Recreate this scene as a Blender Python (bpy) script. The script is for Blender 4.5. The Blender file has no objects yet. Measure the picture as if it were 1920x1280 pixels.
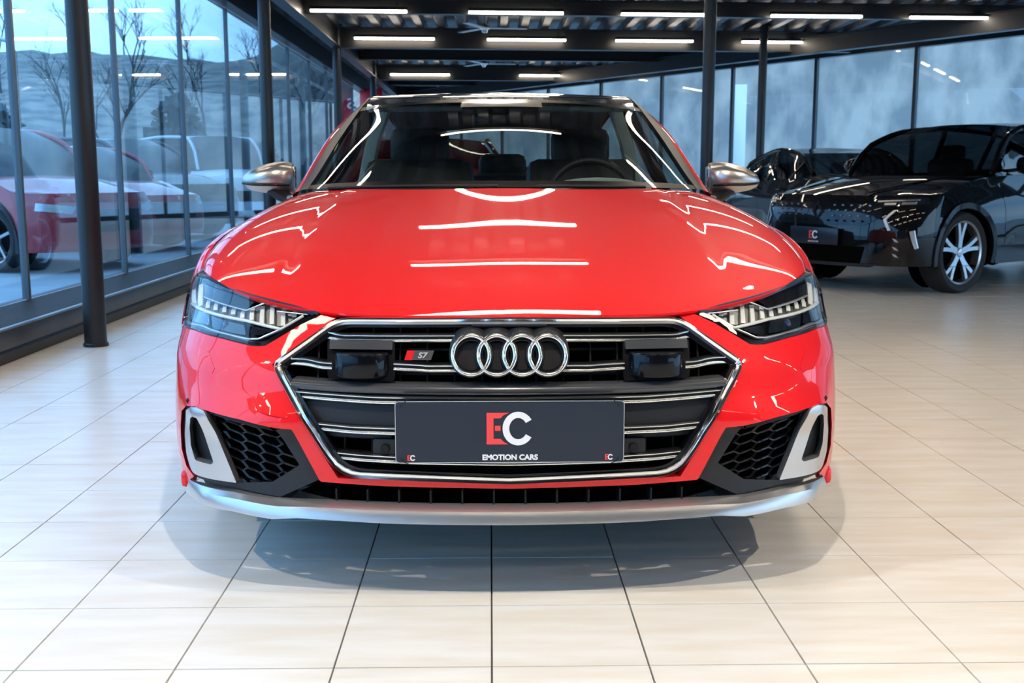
import bpy, bmesh, math, random
from mathutils import Vector, Matrix
from mathutils.geometry import delaunay_2d_cdt
from mathutils.bvhtree import BVHTree
random.seed(7)
C = bpy.context.scene.collection
SC = bpy.context.scene
PI = math.pi
# ---------------------------------------------------------------- camera
F_PX = 2066.0
PITCH = math.atan(315 / F_PX); YAW = math.atan(40 / F_PX)
CAM_H = 1.05
cd = bpy.data.cameras.new('camera'); cam = bpy.data.objects.new('camera', cd); C.objects.link(cam)
cam.location = (0, 0, CAM_H)
cam.rotation_euler = (PI / 2 - PITCH, 0, -YAW)
cd.sensor_width = 22.3; cd.lens = F_PX / 1920 * 22.3
cd.clip_start = .05; cd.clip_end = 500
cd.dof.use_dof = True; cd.dof.focus_distance = 2.9; cd.dof.aperture_fstop = 5.6
SC.camera = cam
# ---------------------------------------------------------------- exposure, sky
vs = SC.view_settings
SC.display_settings.display_device = 'sRGB'
vs.view_transform = 'Standard'; vs.look = 'None'; vs.gamma = 1; vs.use_curve_mapping = False
vs.exposure = 0.72
w = bpy.data.worlds.new('overcast_sky'); SC.world = w; w.use_nodes = True
wt = w.node_tree; wt.nodes.clear()
wo = wt.nodes.new('ShaderNodeOutputWorld'); bg = wt.nodes.new('ShaderNodeBackground')
tc = wt.nodes.new('ShaderNodeTexCoord'); nz = wt.nodes.new('ShaderNodeTexNoise'); cr = wt.nodes.new('ShaderNodeValToRGB')
mp = wt.nodes.new('ShaderNodeMapping'); mp.inputs['Scale'].default_value = (1, 1, 3)
nz.inputs['Scale'].default_value = 2.2; nz.inputs['Detail'].default_value = 5
cr.color_ramp.elements[0].position = .35; cr.color_ramp.elements[0].color = (.24, .50, .86, 1)
cr.color_ramp.elements[1].position = .65; cr.color_ramp.elements[1].color = (.46, .70, .95, 1)
wt.links.new(tc.outputs['Generated'], mp.inputs[0]); wt.links.new(mp.outputs[0], nz.inputs['Vector'])
wt.links.new(nz.outputs[0], cr.inputs[0]); wt.links.new(cr.outputs[0], bg.inputs[0]); wt.links.new(bg.outputs[0], wo.inputs[0])
bg.inputs[1].default_value = 2.5

# ---------------------------------------------------------------- helpers
def srgb(h):
    h = h.lstrip('#'); v = [int(h[i:i + 2], 16) / 255 for i in (0, 2, 4)]
    return tuple(x / 12.92 if x <= .04045 else ((x + .055) / 1.055) ** 2.4 for x in v)
MATS = {}
def mat(name, col=(.5, .5, .5), rough=.5, metal=0, coat=0, coat_rough=.03, spec=.5, emit=None, estr=0, noise=None, bump=None):
    """col: rgb; noise: (col2, scale, stretch xyz); bump: (scale, strength)"""
    if name in MATS: return MATS[name]
    m = bpy.data.materials.new(name); m.use_nodes = True; MATS[name] = m
    nt = m.node_tree; b = nt.nodes['Principled BSDF']
    b.inputs['Base Color'].default_value = (*col, 1); b.inputs['Roughness'].default_value = rough
    b.inputs['Metallic'].default_value = metal; b.inputs['Coat Weight'].default_value = coat
    b.inputs['Coat Roughness'].default_value = coat_rough
    b.inputs['Specular IOR Level'].default_value = spec
    if emit: b.inputs['Emission Color'].default_value = (*emit, 1); b.inputs['Emission Strength'].default_value = estr
    if noise or bump:
        t = nt.nodes.new('ShaderNodeTexCoord'); mpn = nt.nodes.new('ShaderNodeMapping')
        nt.links.new(t.outputs['Object'], mpn.inputs[0])
    if noise:
        n = nt.nodes.new('ShaderNodeTexNoise'); n.inputs['Scale'].default_value = noise[1]; n.inputs['Detail'].default_value = 4
        mpn.inputs['Scale'].default_value = noise[2] if len(noise) > 2 else (1, 1, 1)
        r = nt.nodes.new('ShaderNodeValToRGB'); r.color_ramp.elements[0].position = .38; r.color_ramp.elements[1].position = .62
        r.color_ramp.elements[0].color = (*col, 1); r.color_ramp.elements[1].color = (*noise[0], 1)
        nt.links.new(mpn.outputs[0], n.inputs['Vector']); nt.links.new(n.outputs[0], r.inputs[0]); nt.links.new(r.outputs[0], b.inputs['Base Color'])
    if bump:
        n2 = nt.nodes.new('ShaderNodeTexNoise'); n2.inputs['Scale'].default_value = bump[0]
        bp = nt.nodes.new('ShaderNodeBump'); bp.inputs['Strength'].default_value = bump[1]; bp.inputs['Distance'].default_value = .01
        nt.links.new(t.outputs['Object'], n2.inputs['Vector'])
        nt.links.new(n2.outputs[0], bp.inputs['Height']); nt.links.new(bp.outputs[0], b.inputs['Normal'])
    return m
def glass_mat(name, tint=(1, 1, 1), ior=1.5, rough=0.0, gain=1.0):
    """thin pane: transparent + fresnel reflection"""
    m = bpy.data.materials.new(name); m.use_nodes = True; MATS[name] = m
    nt = m.node_tree; nt.nodes.clear()
    o = nt.nodes.new('ShaderNodeOutputMaterial'); mx = nt.nodes.new('ShaderNodeMixShader')
    tr = nt.nodes.new('ShaderNodeBsdfTransparent'); gl = nt.nodes.new('ShaderNodeBsdfGlossy'); fr = nt.nodes.new('ShaderNodeFresnel')
    mul = nt.nodes.new('ShaderNodeMath'); mul.operation = 'MULTIPLY'; mul.use_clamp = True; mul.inputs[1].default_value = gain
    tr.inputs[0].default_value = (*tint, 1); gl.inputs['Roughness'].default_value = rough; fr.inputs[0].default_value = ior
    geo = nt.nodes.new('ShaderNodeNewGeometry')
    # thin pane: same reflection from both faces
    ma = nt.nodes.new('ShaderNodeMix'); ma.data_type = 'FLOAT'
    ma.inputs[2].default_value = ior; ma.inputs[3].default_value = 1 / ior
    nt.links.new(geo.outputs['Backfacing'], ma.inputs[0]); nt.links.new(ma.outputs[0], fr.inputs[0])
    nt.links.new(fr.outputs[0], mul.inputs[0]); nt.links.new(mul.outputs[0], mx.inputs[0])
    nt.links.new(tr.outputs[0], mx.inputs[1]); nt.links.new(gl.outputs[0], mx.inputs[2]); nt.links.new(mx.outputs[0], o.inputs[0])
    return m
def link(o, parent=None):
    C.objects.link(o)
    if parent is not None: o.parent = parent
    return o
def tag(o, label=None, cat=None, group=None, kind=None):
    if label: o['label'] = label
    if cat: o['category'] = cat
    if group: o['group'] = group
    if kind: o['kind'] = kind
    return o
def empty(name, loc=(0, 0, 0), rz=0, label=None, cat=None, group=None):
    o = bpy.data.objects.new(name, None); o.location = loc; o.rotation_euler = (0, 0, rz); o.empty_display_size = .1
    C.objects.link(o); return tag(o, label, cat, group)
class MB:
    """mesh builder"""
    def __init__(s): s.v = []; s.f = []
    def add(s, vs_, fs_):
        n = len(s.v); s.v += [tuple(v) for v in vs_]; s.f += [tuple(i + n for i in f) for f in fs_]; return s
    def box(s, c, d, rot=None, bev=0):
        x, y, z = [k / 2 for k in d]
        if bev:
            b = min(bev, x * .9, y * .9, z * .9); pts = []
            bm = bmesh.new(); bmesh.ops.create_cube(bm, size=1)
            for v in bm.verts: v.co = Vector((v.co.x * d[0], v.co.y * d[1], v.co.z * d[2]))
            bmesh.ops.bevel(bm, geom=bm.edges[:], offset=b, segments=2, profile=.5, affect='EDGES')
            bm.verts.index_update()
            vs_ = [v.co.copy() for v in bm.verts]; fs_ = [[v.index for v in f.verts] for f in bm.faces]; bm.free()
        else:
            vs_ = [Vector(p) for p in ((-x, -y, -z), (x, -y, -z), (x, y, -z), (-x, y, -z), (-x, -y, z), (x, -y, z), (x, y, z), (-x, y, z))]
            fs_ = [(0, 3, 2, 1), (4, 5, 6, 7), (0, 1, 5, 4), (1, 2, 6, 5), (2, 3, 7, 6), (3, 0, 4, 7)]
        if rot is not None: vs_ = [rot @ v for v in vs_]
        return s.add([v + Vector(c) for v in vs_], fs_)
    def beam(s, a, b, w_, h_, up=(0, 0, 1)):
        a = Vector(a); b = Vector(b); t = (b - a).normalized(); n = Vector(up); r = t.cross(n).normalized(); n = r.cross(t)
        pr = [(-w_ / 2, -h_ / 2), (w_ / 2, -h_ / 2), (w_ / 2, h_ / 2), (-w_ / 2, h_ / 2)]
        vs_ = [a + r * p + n * q for p, q in pr] + [b + r * p + n * q for p, q in pr]
        return s.add(vs_, [(0, 1, 2, 3), (7, 6, 5, 4), (0, 4, 5, 1), (1, 5, 6, 2), (2, 6, 7, 3), (3, 7, 4, 0)])
    def tube(s, pts, r, n=10, closed=False, cap=True, up=(0, 0, 1), sx=1, sy=1):
        pts = [Vector(p) for p in pts]; N = len(pts); rs = r if isinstance(r, (list, tuple)) else [r] * N
        base = len(s.v)
        for i, p in enumerate(pts):
            a = pts[(i - 1) % N] if closed or i > 0 else p; b = pts[(i + 1) % N] if closed or i < N - 1 else p
            t = (b - a).normalized(); u = Vector(up)
            if abs(t.dot(u)) > .98: u = Vector((1, 0, 0))
            e1 = t.cross(u).normalized(); e2 = e1.cross(t).normalized()
            for k in range(n):
                q = 2 * PI * k / n; s.v.append(tuple(p + e1 * (math.cos(q) * rs[i] * sx) + e2 * (math.sin(q) * rs[i] * sy)))
        M = N if closed else N - 1
        for i in range(M):
            j = (i + 1) % N
            for k in range(n):
                l = (k + 1) % n; s.f.append((base + i * n + k, base + j * n + k, base + j * n + l, base + i * n + l))
        if cap and not closed:
            s.f.append(tuple(base + k for k in range(n))); s.f.append(tuple(base + (N - 1) * n + k for k in reversed(range(n))))
        return s
    def sweep(s, pts, nrm, prof, closed=False):
        """profile (a,b): a across the path, b along the outward normal"""
        pts = [Vector(p) for p in pts]; N = len(pts); n = len(prof); base = len(s.v)
        for i, p in enumerate(pts):
            a = pts[(i - 1) % N] if closed or i > 0 else p; b = pts[(i + 1) % N] if closed or i < N - 1 else p
            t = (b - a).normalized(); nn = Vector(nrm[i]) if isinstance(nrm, list) else Vector(nrm)
            r = t.cross(nn).normalized(); nn = r.cross(t).normalized(); k_ = 1.0
            if 0 < i < N - 1 or closed:
                c = (pts[i] - a).normalized().dot(t); k_ = 1 / max(.5, c)
            for (x, y) in prof: s.v.append(tuple(p + r * x * k_ + nn * y))
        for i in range(N if closed else N - 1):
            j = (i + 1) % N
            for k in range(n):
                l = (k + 1) % n; s.f.append((base + i * n + k, base + i * n + l, base + j * n + l, base + j * n + k))
        if not closed:
            s.f.append(tuple(base + k for k in reversed(range(n)))); s.f.append(tuple(base + (N - 1) * n + k for k in range(n)))
        return s
    def grid(s, rows):
        base = len(s.v); nu = len(rows); nv = len(rows[0])
        for r in rows: s.v += [tuple(p) for p in r]
        for i in range(nu - 1):
            for j in range(nv - 1):
                a = base + i * nv + j; s.f.append((a, a + 1, a + nv + 1, a + nv))
        return s
    def lathe(s, prof, c=(0, 0, 0), axis='z', n=32, cap=True, arc=None):
        """prof: (radius, along axis)"""
        base = len(s.v); P_ = len(prof)
        for k in range(n):
            q = 2 * PI * k / n; ca, sa = math.cos(q), math.sin(q)
            for r, h in prof:
                p = {'z': (r * ca, r * sa, h), 'x': (h, r * ca, r * sa), 'y': (r * ca, h, r * sa)}[axis]
                s.v.append((p[0] + c[0], p[1] + c[1], p[2] + c[2]))
        for k in range(n):
            l = (k + 1) % n
            for i in range(P_ - 1): s.f.append((base + k * P_ + i, base + l * P_ + i, base + l * P_ + i + 1, base + k * P_ + i + 1))
        if cap:
            if prof[0][0] > 1e-6: s.f.append(tuple(base + k * P_ for k in reversed(range(n))))
            if prof[-1][0] > 1e-6: s.f.append(tuple(base + k * P_ + P_ - 1 for k in range(n)))
        return s
    def prism(s, poly, d, fn=None):
        """poly in 2D (a,b) extruded 0..d ; fn maps (a,b,h)->xyz"""
        fn = fn or (lambda a, b, h: (a, b, h)); n = len(poly)
        vs_ = [fn(a, b, 0) for a, b in poly] + [fn(a, b, d) for a, b in poly]
        fs_ = [tuple(reversed(range(n))), tuple(range(n, 2 * n))] + [(i, (i + 1) % n, (i + 1) % n + n, i + n) for i in range(n)]
        return s.add(vs_, fs_)
    def mirror(s):
        n = len(s.v); m = len(s.f)
        s.v += [(-x, y, z) for x, y, z in s.v[:n]]; s.f += [tuple(i + n for i in reversed(f)) for f in s.f[:m]]
        return s
    def mesh(s, name, m, smooth=True, angle=35, weld=0):
        me = bpy.data.meshes.new(name); me.from_pydata(s.v, [], s.f)
        if weld:
            bm = bmesh.new(); bm.from_mesh(me); bmesh.ops.remove_doubles(bm, verts=bm.verts, dist=weld)
            bmesh.ops.recalc_face_normals(bm, faces=bm.faces); bm.to_mesh(me); bm.free()
        for mm in (m if isinstance(m, (list, tuple)) else [m]): me.materials.append(mm)
        if smooth:
            me.polygons.foreach_set('use_smooth', [True] * len(me.polygons))
            if angle < 180: me.set_sharp_from_angle(angle=math.radians(angle))
        me.update(); return me
    def build(s, name, m, parent=None, smooth=True, angle=35, loc=None, weld=0):
        o = bpy.data.objects.new(name, s.mesh(name, m, smooth, angle, weld))
        if loc: o.location = loc
        return link(o, parent)
def lerp(a, b, t): return a + (b - a) * t
def sstep(a, b, x):
    t = max(0, min(1, (x - a) / (b - a))); return t * t * (3 - 2 * t)
def pchip(tab, x):
    """smooth monotone table lookup"""
    n = len(tab)
    if x <= tab[0][0]: return tab[0][1]
    if x >= tab[-1][0]: return tab[-1][1]
    d = [(tab[i + 1][1] - tab[i][1]) / (tab[i + 1][0] - tab[i][0]) for i in range(n - 1)]
    for i in range(n - 1):
        if x <= tab[i + 1][0]:
            def sl(k):
                if k == 0: return d[0]
                if k == n - 1: return d[-1]
                return 0 if d[k - 1] * d[k] <= 0 else 2 * d[k - 1] * d[k] / (d[k - 1] + d[k])
            h = tab[i + 1][0] - tab[i][0]; t = (x - tab[i][0]) / h; m0, m1 = sl(i) * h, sl(i + 1) * h
            return (2 * t ** 3 - 3 * t * t + 1) * tab[i][1] + (t ** 3 - 2 * t * t + t) * m0 + (-2 * t ** 3 + 3 * t * t) * tab[i + 1][1] + (t ** 3 - t * t) * m1
def crv(pts, n, smooth=True):
    """resample a 3D polyline at n+1 even parameters by arc length (Catmull-Rom if smooth)"""
    pts = [Vector(p) for p in pts]; dense = []
    for i in range(len(pts) - 1):
        p0 = pts[max(0, i - 1)]; p1 = pts[i]; p2 = pts[i + 1]; p3 = pts[min(len(pts) - 1, i + 2)]
        for k in range(12):
            t = k / 12
            if smooth: q = .5 * ((2 * p1) + (p2 - p0) * t + (2 * p0 - 5 * p1 + 4 * p2 - p3) * t * t + (3 * p1 - p0 - 3 * p2 + p3) * t ** 3)
            else: q = p1.lerp(p2, t)
            dense.append(q)
    dense.append(pts[-1]); L = [0]
    for a, b in zip(dense, dense[1:]): L.append(L[-1] + (b - a).length)
    out = []; j = 0
    for k in range(n + 1):
        s = L[-1] * k / n
        while j < len(L) - 2 and L[j + 1] < s: j += 1
        seg = L[j + 1] - L[j]; out.append(dense[j].lerp(dense[j + 1], 0 if seg < 1e-9 else min(1, (s - L[j]) / seg)))
    return out
def densify(poly, step, closed=True):
    out = []; n = len(poly)
    for i in range(n if closed else n - 1):
        a = Vector(poly[i]); b = Vector(poly[(i + 1) % n]); k = max(1, int((b - a).length / step))
        for j in range(k): out.append(tuple(a.lerp(b, j / k)))
    if not closed: out.append(tuple(poly[-1]))
    return out
def roundpoly(poly, r, n=4):
    """round polygon corners (radius as distance along the edges)"""
    out = []; N = len(poly); rr = r if isinstance(r, list) else [r] * N
    for i in range(N):
        p = Vector(poly[i]); a = Vector(poly[i - 1]); b = Vector(poly[(i + 1) % N])
        d1 = min(rr[i], (a - p).length * .45); d2 = min(rr[i], (b - p).length * .45)
        if d1 < 1e-6: out.append(tuple(p)); continue
        q1 = p + (a - p).normalized() * d1; q2 = p + (b - p).normalized() * d2
        for k in range(n + 1):
            t = k / n; out.append(tuple((1 - t) ** 2 * q1 + 2 * t * (1 - t) * p + t * t * q2))
    return out
def cdt(poly, holes=(), step=.03):
    """triangulated polygon with interior points -> (verts2d, tris, boundary loops as index lists)"""
    V = [Vector(p[:2]) for p in poly]; E = [(i, (i + 1) % len(poly)) for i in range(len(poly))]
    loops = [list(range(len(poly)))]
    for h in holes:
        b = len(V); V += [Vector(p[:2]) for p in h]; E += [(b + i, b + (i + 1) % len(h)) for i in range(len(h))]
        loops.append([b + i for i in range(len(h))])
    xs = [v.x for v in V]; ys = [v.y for v in V]; nb = len(V); bd = V[:nb]
    def inside(x, y):
        c = False
        for (i, j) in E:
            a, b_ = bd[i], bd[j]
            if (a.y > y) != (b_.y > y) and x < (b_.x - a.x) * (y - a.y) / (b_.y - a.y) + a.x: c = not c
        return c
    nx = int((max(xs) - min(xs)) / step) + 1; ny = int((max(ys) - min(ys)) / step) + 1
    for i in range(nx + 1):
        for j in range(ny + 1):
            x = min(xs) + (i + .5 * (j % 2)) * step; y = min(ys) + j * step
            if inside(x, y):
                # keep away from the boundary
                ok = True
                for (a_, b_) in E:
                    a, b = bd[a_], bd[b_]; ab = b - a; l2 = ab.length_squared
                    t = 0 if l2 == 0 else max(0, min(1, ((x - a.x) * ab.x + (y - a.y) * ab.y) / l2))
                    if (x - a.x - ab.x * t) ** 2 + (y - a.y - ab.y * t) ** 2 < (step * .45) ** 2: ok = False; break
                if ok: V.append(Vector((x, y)))
    r = delaunay_2d_cdt(V, E, [], 0, 1e-7)
    ov, of, orig = r[0], r[2], r[3]
    tris = [f for f in of if inside(sum(ov[i].x for i in f) / 3, sum(ov[i].y for i in f) / 3)]
    inv = {}
    for k, os_ in enumerate(orig):
        for q in os_: inv[q] = k
    return ov, tris, [[inv[i] for i in l] for l in loops]
def panel(name, m, poly, fn, parent, holes=(), step=.03, depth=.02, dirv=(0, 1, 0), mirror=False, angle=35, flip=False, mb=None):
    """polygon mapped by fn(a,b)->xyz with a skirt going back along dirv"""
    ov, tris, loops = cdt(poly, holes, step)
    M = mb or MB(); P3 = [Vector(fn(v.x, v.y)) for v in ov]
    tr = []
    for t in tris:
        tr.append(tuple(reversed(t)) if flip else tuple(t))
    M.add(P3, tr)
    dv = Vector(dirv)
    if depth:
        for l in loops:
            a = [P3[i] for i in l]; n = len(a); b = [p + dv * depth for p in a]
            M.add(a + b, [(i, (i + 1) % n, n + (i + 1) % n, n + i) for i in range(n)])
    if mirror: M.mirror()
    if mb is not None: return None
    return M.build(name, m, parent, angle=angle)
# ---------------------------------------------------------------- materials
M_STEEL = mat('black_steel', (.012, .013, .015), .38, spec=.5)
M_STEEL2 = mat('dark_grey_steel', (.025, .027, .03), .5)
M_TILE = mat('cream_floor_tile', (.86, .84, .79), .28, noise=((.80, .75, .66), 2.2, (1.2, 7, 1)), spec=.35)
_nt = M_TILE.node_tree; _g = _nt.nodes.new('ShaderNodeNewGeometry')      # stone veining runs on from tile to tile
for _l in list(_nt.links):
    if _l.to_node.type == 'MAPPING': _nt.links.remove(_l)
_nt.links.new(_g.outputs['Position'], [n for n in _nt.nodes if n.type == 'MAPPING'][0].inputs[0])
M_GROUT = mat('grey_grout', (.16, .15, .14), .9)
M_DECK = mat('galvanised_deck', (.13, .14, .165), .42, metal=.6, noise=((.03, .034, .042), 5, (1.2, .3, 1)))
M_BENCH = mat('dark_metal_casing', (.03, .034, .04), .35, noise=((.045, .05, .058), 3))
M_GRATE = mat('grate_metal', (.10, .11, .12), .45, metal=.4)
M_LAMP = mat('lamp_diffuser', (1, 1, 1), .5, emit=(1, .86, .68), estr=17)
M_GLASS = glass_mat('showroom_glass', (.74, .90, 1.0), 1.52, gain=1.5)
M_GLASS2 = glass_mat('showroom_glass_right', (.86, .92, .95), 1.5, gain=.9)
M_ASPH = mat('wet_asphalt', (.28, .32, .36), .55, noise=((.38, .42, .46), .6))
# ---------------------------------------------------------------- floor
TW = .3395
fl = MB().prism([(-3.2, -12), (14, -12), (14, 5.9), (-2.6, 33.2), (-3.2, 33.2)], .04, lambda a, b, h: (a, b, h - .05)).build('floor', M_GROUT, smooth=False); tag(fl, kind='structure')
tile_me = MB().box((0, 0, -.005), (TW - .0045, TW - .0045, .012)).mesh('tile', M_TILE, smooth=False)
X0 = 0.0                         # a joint runs under the camera axis
cells = []
Y0 = 1.9                         # a cross joint
def vis(x, y):
    d = y; px = 920 + F_PX * x / d; py = 325 + F_PX * CAM_H / d
    return -140 < px < 2060 and py < 1420
def right_limit(y): return 7.77 - .609 * (y - 16.05) + .0
rnd = random.Random(3)
near, far = [], []
for j in range(-12, 72):
    for i in range(-8, 46):
        x = X0 + (i + .5) * TW; y = Y0 + (j + .5) * TW
        if x - TW / 2 < -2.72 or x > right_limit(y) or x > 13: continue
        (near if vis(x, y) and y > .8 else far).append((math.hypot(x, y), x, y))
near.sort(); chosen = near[:300]; rest = near[300:] + far
for _, x, y in chosen:
    o = bpy.data.objects.new('tile', tile_me); o.location = (x, y, rnd.uniform(-.0004, .0004)); o.rotation_euler = (rnd.uniform(-.0008, .0008), rnd.uniform(-.0008, .0008), 0)
    link(o, fl)
mb = MB(); h = (TW - .0045) / 2
for _, x, y in rest:
    z = .0008 + rnd.uniform(-.0004, .0004)
    mb.add([(x - h, y - h, z), (x + h, y - h, z), (x + h, y + h, z), (x - h, y + h, z), (x - h, y - h, -.01), (x + h, y - h, -.01), (x + h, y + h, -.01), (x - h, y + h, -.01)],
           [(0, 1, 2, 3), (4, 5, 1, 0), (5, 6, 2, 1), (6, 7, 3, 2), (7, 4, 0, 3)])
tag(mb.build('far_tiles', M_TILE, fl, smooth=False), kind='stuff')
# ---------------------------------------------------------------- ceiling: corrugated deck, beams
CEIL = 3.42; SK = .06
mb = MB(); x = -3.3; rows = [[], []]
prof = []
while x < 14:
    prof += [(x, CEIL), (x + .12, CEIL), (x + .16, CEIL - .09), (x + .27, CEIL - .09), (x + .31, CEIL)]; x += .31 if False else .33
def wall_y(x): return min(33.2, 16.05 - 1.639 * (x - 7.77))
def wall_x(y): return min(13.5, 7.77 - .61 * (y - 16.05))
rows = [[(p[0], lerp(-12, wall_y(p[0]) + .1, t), p[1]) for p in prof] for t in (0, .25, .5, .75, 1)]
mb.grid(rows)
ce = mb.build('ceiling', M_DECK, smooth=False); tag(ce, kind='structure')
roofp = MB().prism([(-3.35, -12), (14, -12), (14, wall_y(14) + .15), (wall_x(33.2), 33.35), (-3.35, 33.35)], .1, lambda a, b, h: (a, b, CEIL + .03 + h)).build('roof_slab', M_STEEL2, ce, smooth=False)
# left glazed wall
GX = -3.17; GT = 3.0; SILL = .2
wl = MB().box((GX - .05, 9, .09), (.12, 40, .2)).build('wall_left', M_STEEL); tag(wl, kind='structure')
MB().box((GX + .03, 9, GT + .25), (.22, 40, .46)).build('fascia', M_STEEL, wl)
my = [-6.76 + 2.045 * k for k in range(17)]
for k, y in enumerate(my):
    m_ = MB(); m_.box((GX, y, (GT + SILL) / 2), (.045, .035, GT - SILL))
    m_.build('mullion', mat('mullion_grey', (.10, .13, .15), .4, metal=.3), wl, smooth=False)
    if k < 16:
        MB().box((GX - .01, y + 1.0225, (GT + SILL) / 2), (.012, 1.99, GT - SILL)).build('pane', M_GLASS, wl, smooth=False)
# convector casing along the glass
bt = empty('floor_convector', (-2.92, 9, 0), label='low dark metal heating casing running under the left glass wall', cat='heater')
MB().box((.245, 0, .145), (.02, 40, .11), bev=.004).build('front_panel', M_BENCH, bt)
MB().box((.12, 0, .03), (.2, 40, .06)).build('plinth', M_STEEL, bt)
MB().beam((.245, -20, .203), (.245, 20, .203), .03, .012).build('edge_rail', mat('rail_metal', (.25, .28, .31), .35, metal=.7), bt)
g = MB(); 
for k in range(18): g.beam((-.22 + k * .0255, -14, .197), (-.22 + k * .0255, 20, .197), .008, .014)
tag(g.build('grate_bars', M_GRATE, bt, smooth=False), kind='stuff')
g = MB()
for k in range(340): g.beam((-.235, -14 + k * .1, .192), (.235, -14 + k * .1, .192), .012, .01)
tag(g.build('grate_cross_bars', M_GRATE, bt, smooth=False), kind='stuff')
# columns
CD = [(-2.43, 1.15), (-2.43, 6.75), (-2.43, 12.3), (-2.43, 18.0), (-2.43, 23.5), (2.33, 12.0), (4.36, 18.0)]
CL = ['black round steel column nearest the camera by the left glass wall', 'black round steel column nearest the camera by the left glass wall',
      'black round steel column second nearest along the left glass wall', 'thin black steel column third along the left glass wall',
      'thin black steel column far back just left of the red car roof', 'black steel column rising behind the right mirror of the red car',
      'slim black steel column behind the dark saloon at right']
for (x, y), lb in zip(CD[1:], CL[1:]):
    c = empty('steel_column', (x, y, 0), label=lb, cat='column')
    MB().lathe([(.066, 0.002), (.066, 3.38)], n=32).build('shaft', M_STEEL, c)
    MB().lathe([(.066, .0), (.075, .0), (.075, .018), (.068, .024)], n=32, cap=False).build('base_collar', M_STEEL, c)
    MB().box((0, 0, 3.36), (.2, .2, .02)).build('head_plate', M_STEEL, c)
# ceiling beams across (slightly skewed), H-section
def hbeam(name, a, b, hgt, wid, parent, top):
    m_ = MB(); ax, ay = a; bx_, by = b
    m_.beam((ax, ay, top - .006), (bx_, by, top - .006), wid, .012); m_.beam((ax, ay, top - hgt + .006), (bx_, by, top - hgt + .006), wid, .012)
    m_.beam((ax, ay, top - hgt / 2), (bx_, by, top - hgt / 2), .012, hgt - .024)
    return m_.build(name, M_STEEL, parent, smooth=False)
BY = [-9, -6, -3, 0, 3, 6, 9, 12, 15, 18, 21, 24, 27, 30]
for k, y in enumerate(BY):
    hb = hbeam('ceiling_beam', (-2.43, y), (wall_x(y + .7) - .25, y + SK * (wall_x(y + .7) + 2.18)), .32 if k % 2 else .2, .14, ce, 3.33)
hbeam('edge_beam', (-2.43, -11), (-2.43, 33), .3, .16, ce, 3.31)
wd = Vector((-.521, .854)); wp = Vector((7.77, 16.05))
# right glazed wall (oblique)
def wpt(t): p = wp + wd * t; return p.x, p.y
wr = empty('wall_right', (0, 0, 0)); tag(wr, kind='structure')
a = wpt(-13); b = wpt(19.5)
MB().beam((*a, 3.22), (*b, 3.22), .16, .42).build('fascia', M_STEEL, wr, smooth=False)
MB().beam((*a, .04), (*b, .04), .2, .12).build('sill', M_STEEL, wr, smooth=False)
nrm = Vector((-.854, -.521))
a2 = wp + wd * -12 + nrm * 1.2; b2 = wp + wd * 19 + nrm * 1.2
hbeam('edge_beam', tuple(a2), tuple(b2), .26, .16, ce, 3.2)
ts = [1.98 + 2.06 * k for k in range(-7, 9)]
for k, t in enumerate(ts):
    x, y = wpt(t)
    MB().beam((x, y, .1), (x, y, 3.01), .06, .06, up=tuple(wd) + (0,)).build('mullion', M_STEEL, wr, smooth=False)
    if k < len(ts) - 1:
        x1, y1 = wpt(t + .03); x2, y2 = wpt(t + 2.03)
        MB().beam((x1, y1, 1.555), (x2, y2, 1.555), .012, 2.9).build('pane', M_GLASS2, wr, smooth=False)
# back closure
bx = wpt(19.5)[0]
wb = MB().box(((-3.2 + bx) / 2, 33.2, 1.7), (abs(bx + 3.2) + .3, .12, 3.5)).build('wall_back', mat('back_wall_grey', (.2, .22, .24), .7)); tag(wb, kind='structure')
wc = MB().box((4, -11.5, 1.7), (16, .12, 3.5)).build('wall_front', mat('front_wall_grey', (.10, .10, .10), .8)); tag(wc, kind='structure')
# ---------------------------------------------------------------- strip lamps
lampm = MB().box((0, 0, 0), (1.25, .055, .03), bev=.008).mesh('diffuser', M_LAMP)
lhm = MB().box((0, 0, .035), (1.27, .075, .04), bev=.004).mesh('housing', M_STEEL)
hangm = MB().tube([(0, 0, .05), (0, 0, .16)], .004, 6).mesh('hanger', M_STEEL)
ORD = ['leftmost', 'second from left', 'third from left', 'fourth from left', 'fifth from left']
def lamp(x, y, z, label, group='linear ceiling lamps'):
    e = empty('strip_lamp', (x, y, z), SK * .98, label, 'lamp', group)
    link(bpy.data.objects.new('diffuser', lampm), e); link(bpy.data.objects.new('housing', lhm), e)
    for s in (-.5, .5): h_ = bpy.data.objects.new('hanger', hangm); h_.location = (s, 0, 0); link(h_, e)
for y in (-6, -1.5, 1.5, 4.5, 6, 7.5, 9, 12):
    for x in (-2.0, .06, 2.12, 4.18, 6.24, 8.3):
        if y > 7 and x > 2.5 or x > 5 and y > 3: continue
        lamp(x, y + SK * (x + 1.71) - .05, 3.14, 'glowing linear lamp on the ceiling beams above the camera', 'strip lamps overhead out of frame')
for k, x in enumerate((-1.71, .345, 2.37, 4.40, 6.32)):
    lamp(x, 15 + SK * (x + 1.71) - .12, 3.14, 'linear ceiling lamp, %s in the nearest visible row' % ORD[k])
for k, x in enumerate((-1.50, .58, 2.63, 4.68)):
    lamp(x, 17.95 + SK * (x + 1.71) - .12, 3.14, 'linear ceiling lamp, %s in the middle row' % ORD[k])
for k, x in enumerate((-1.48, 1.25)):
    lamp(x, 24 + SK * (x + 1.71) - .12, 3.11, 'linear ceiling lamp, %s in the farthest row, over the red car roof' % ('left one' if k == 0 else 'right one'))

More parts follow.
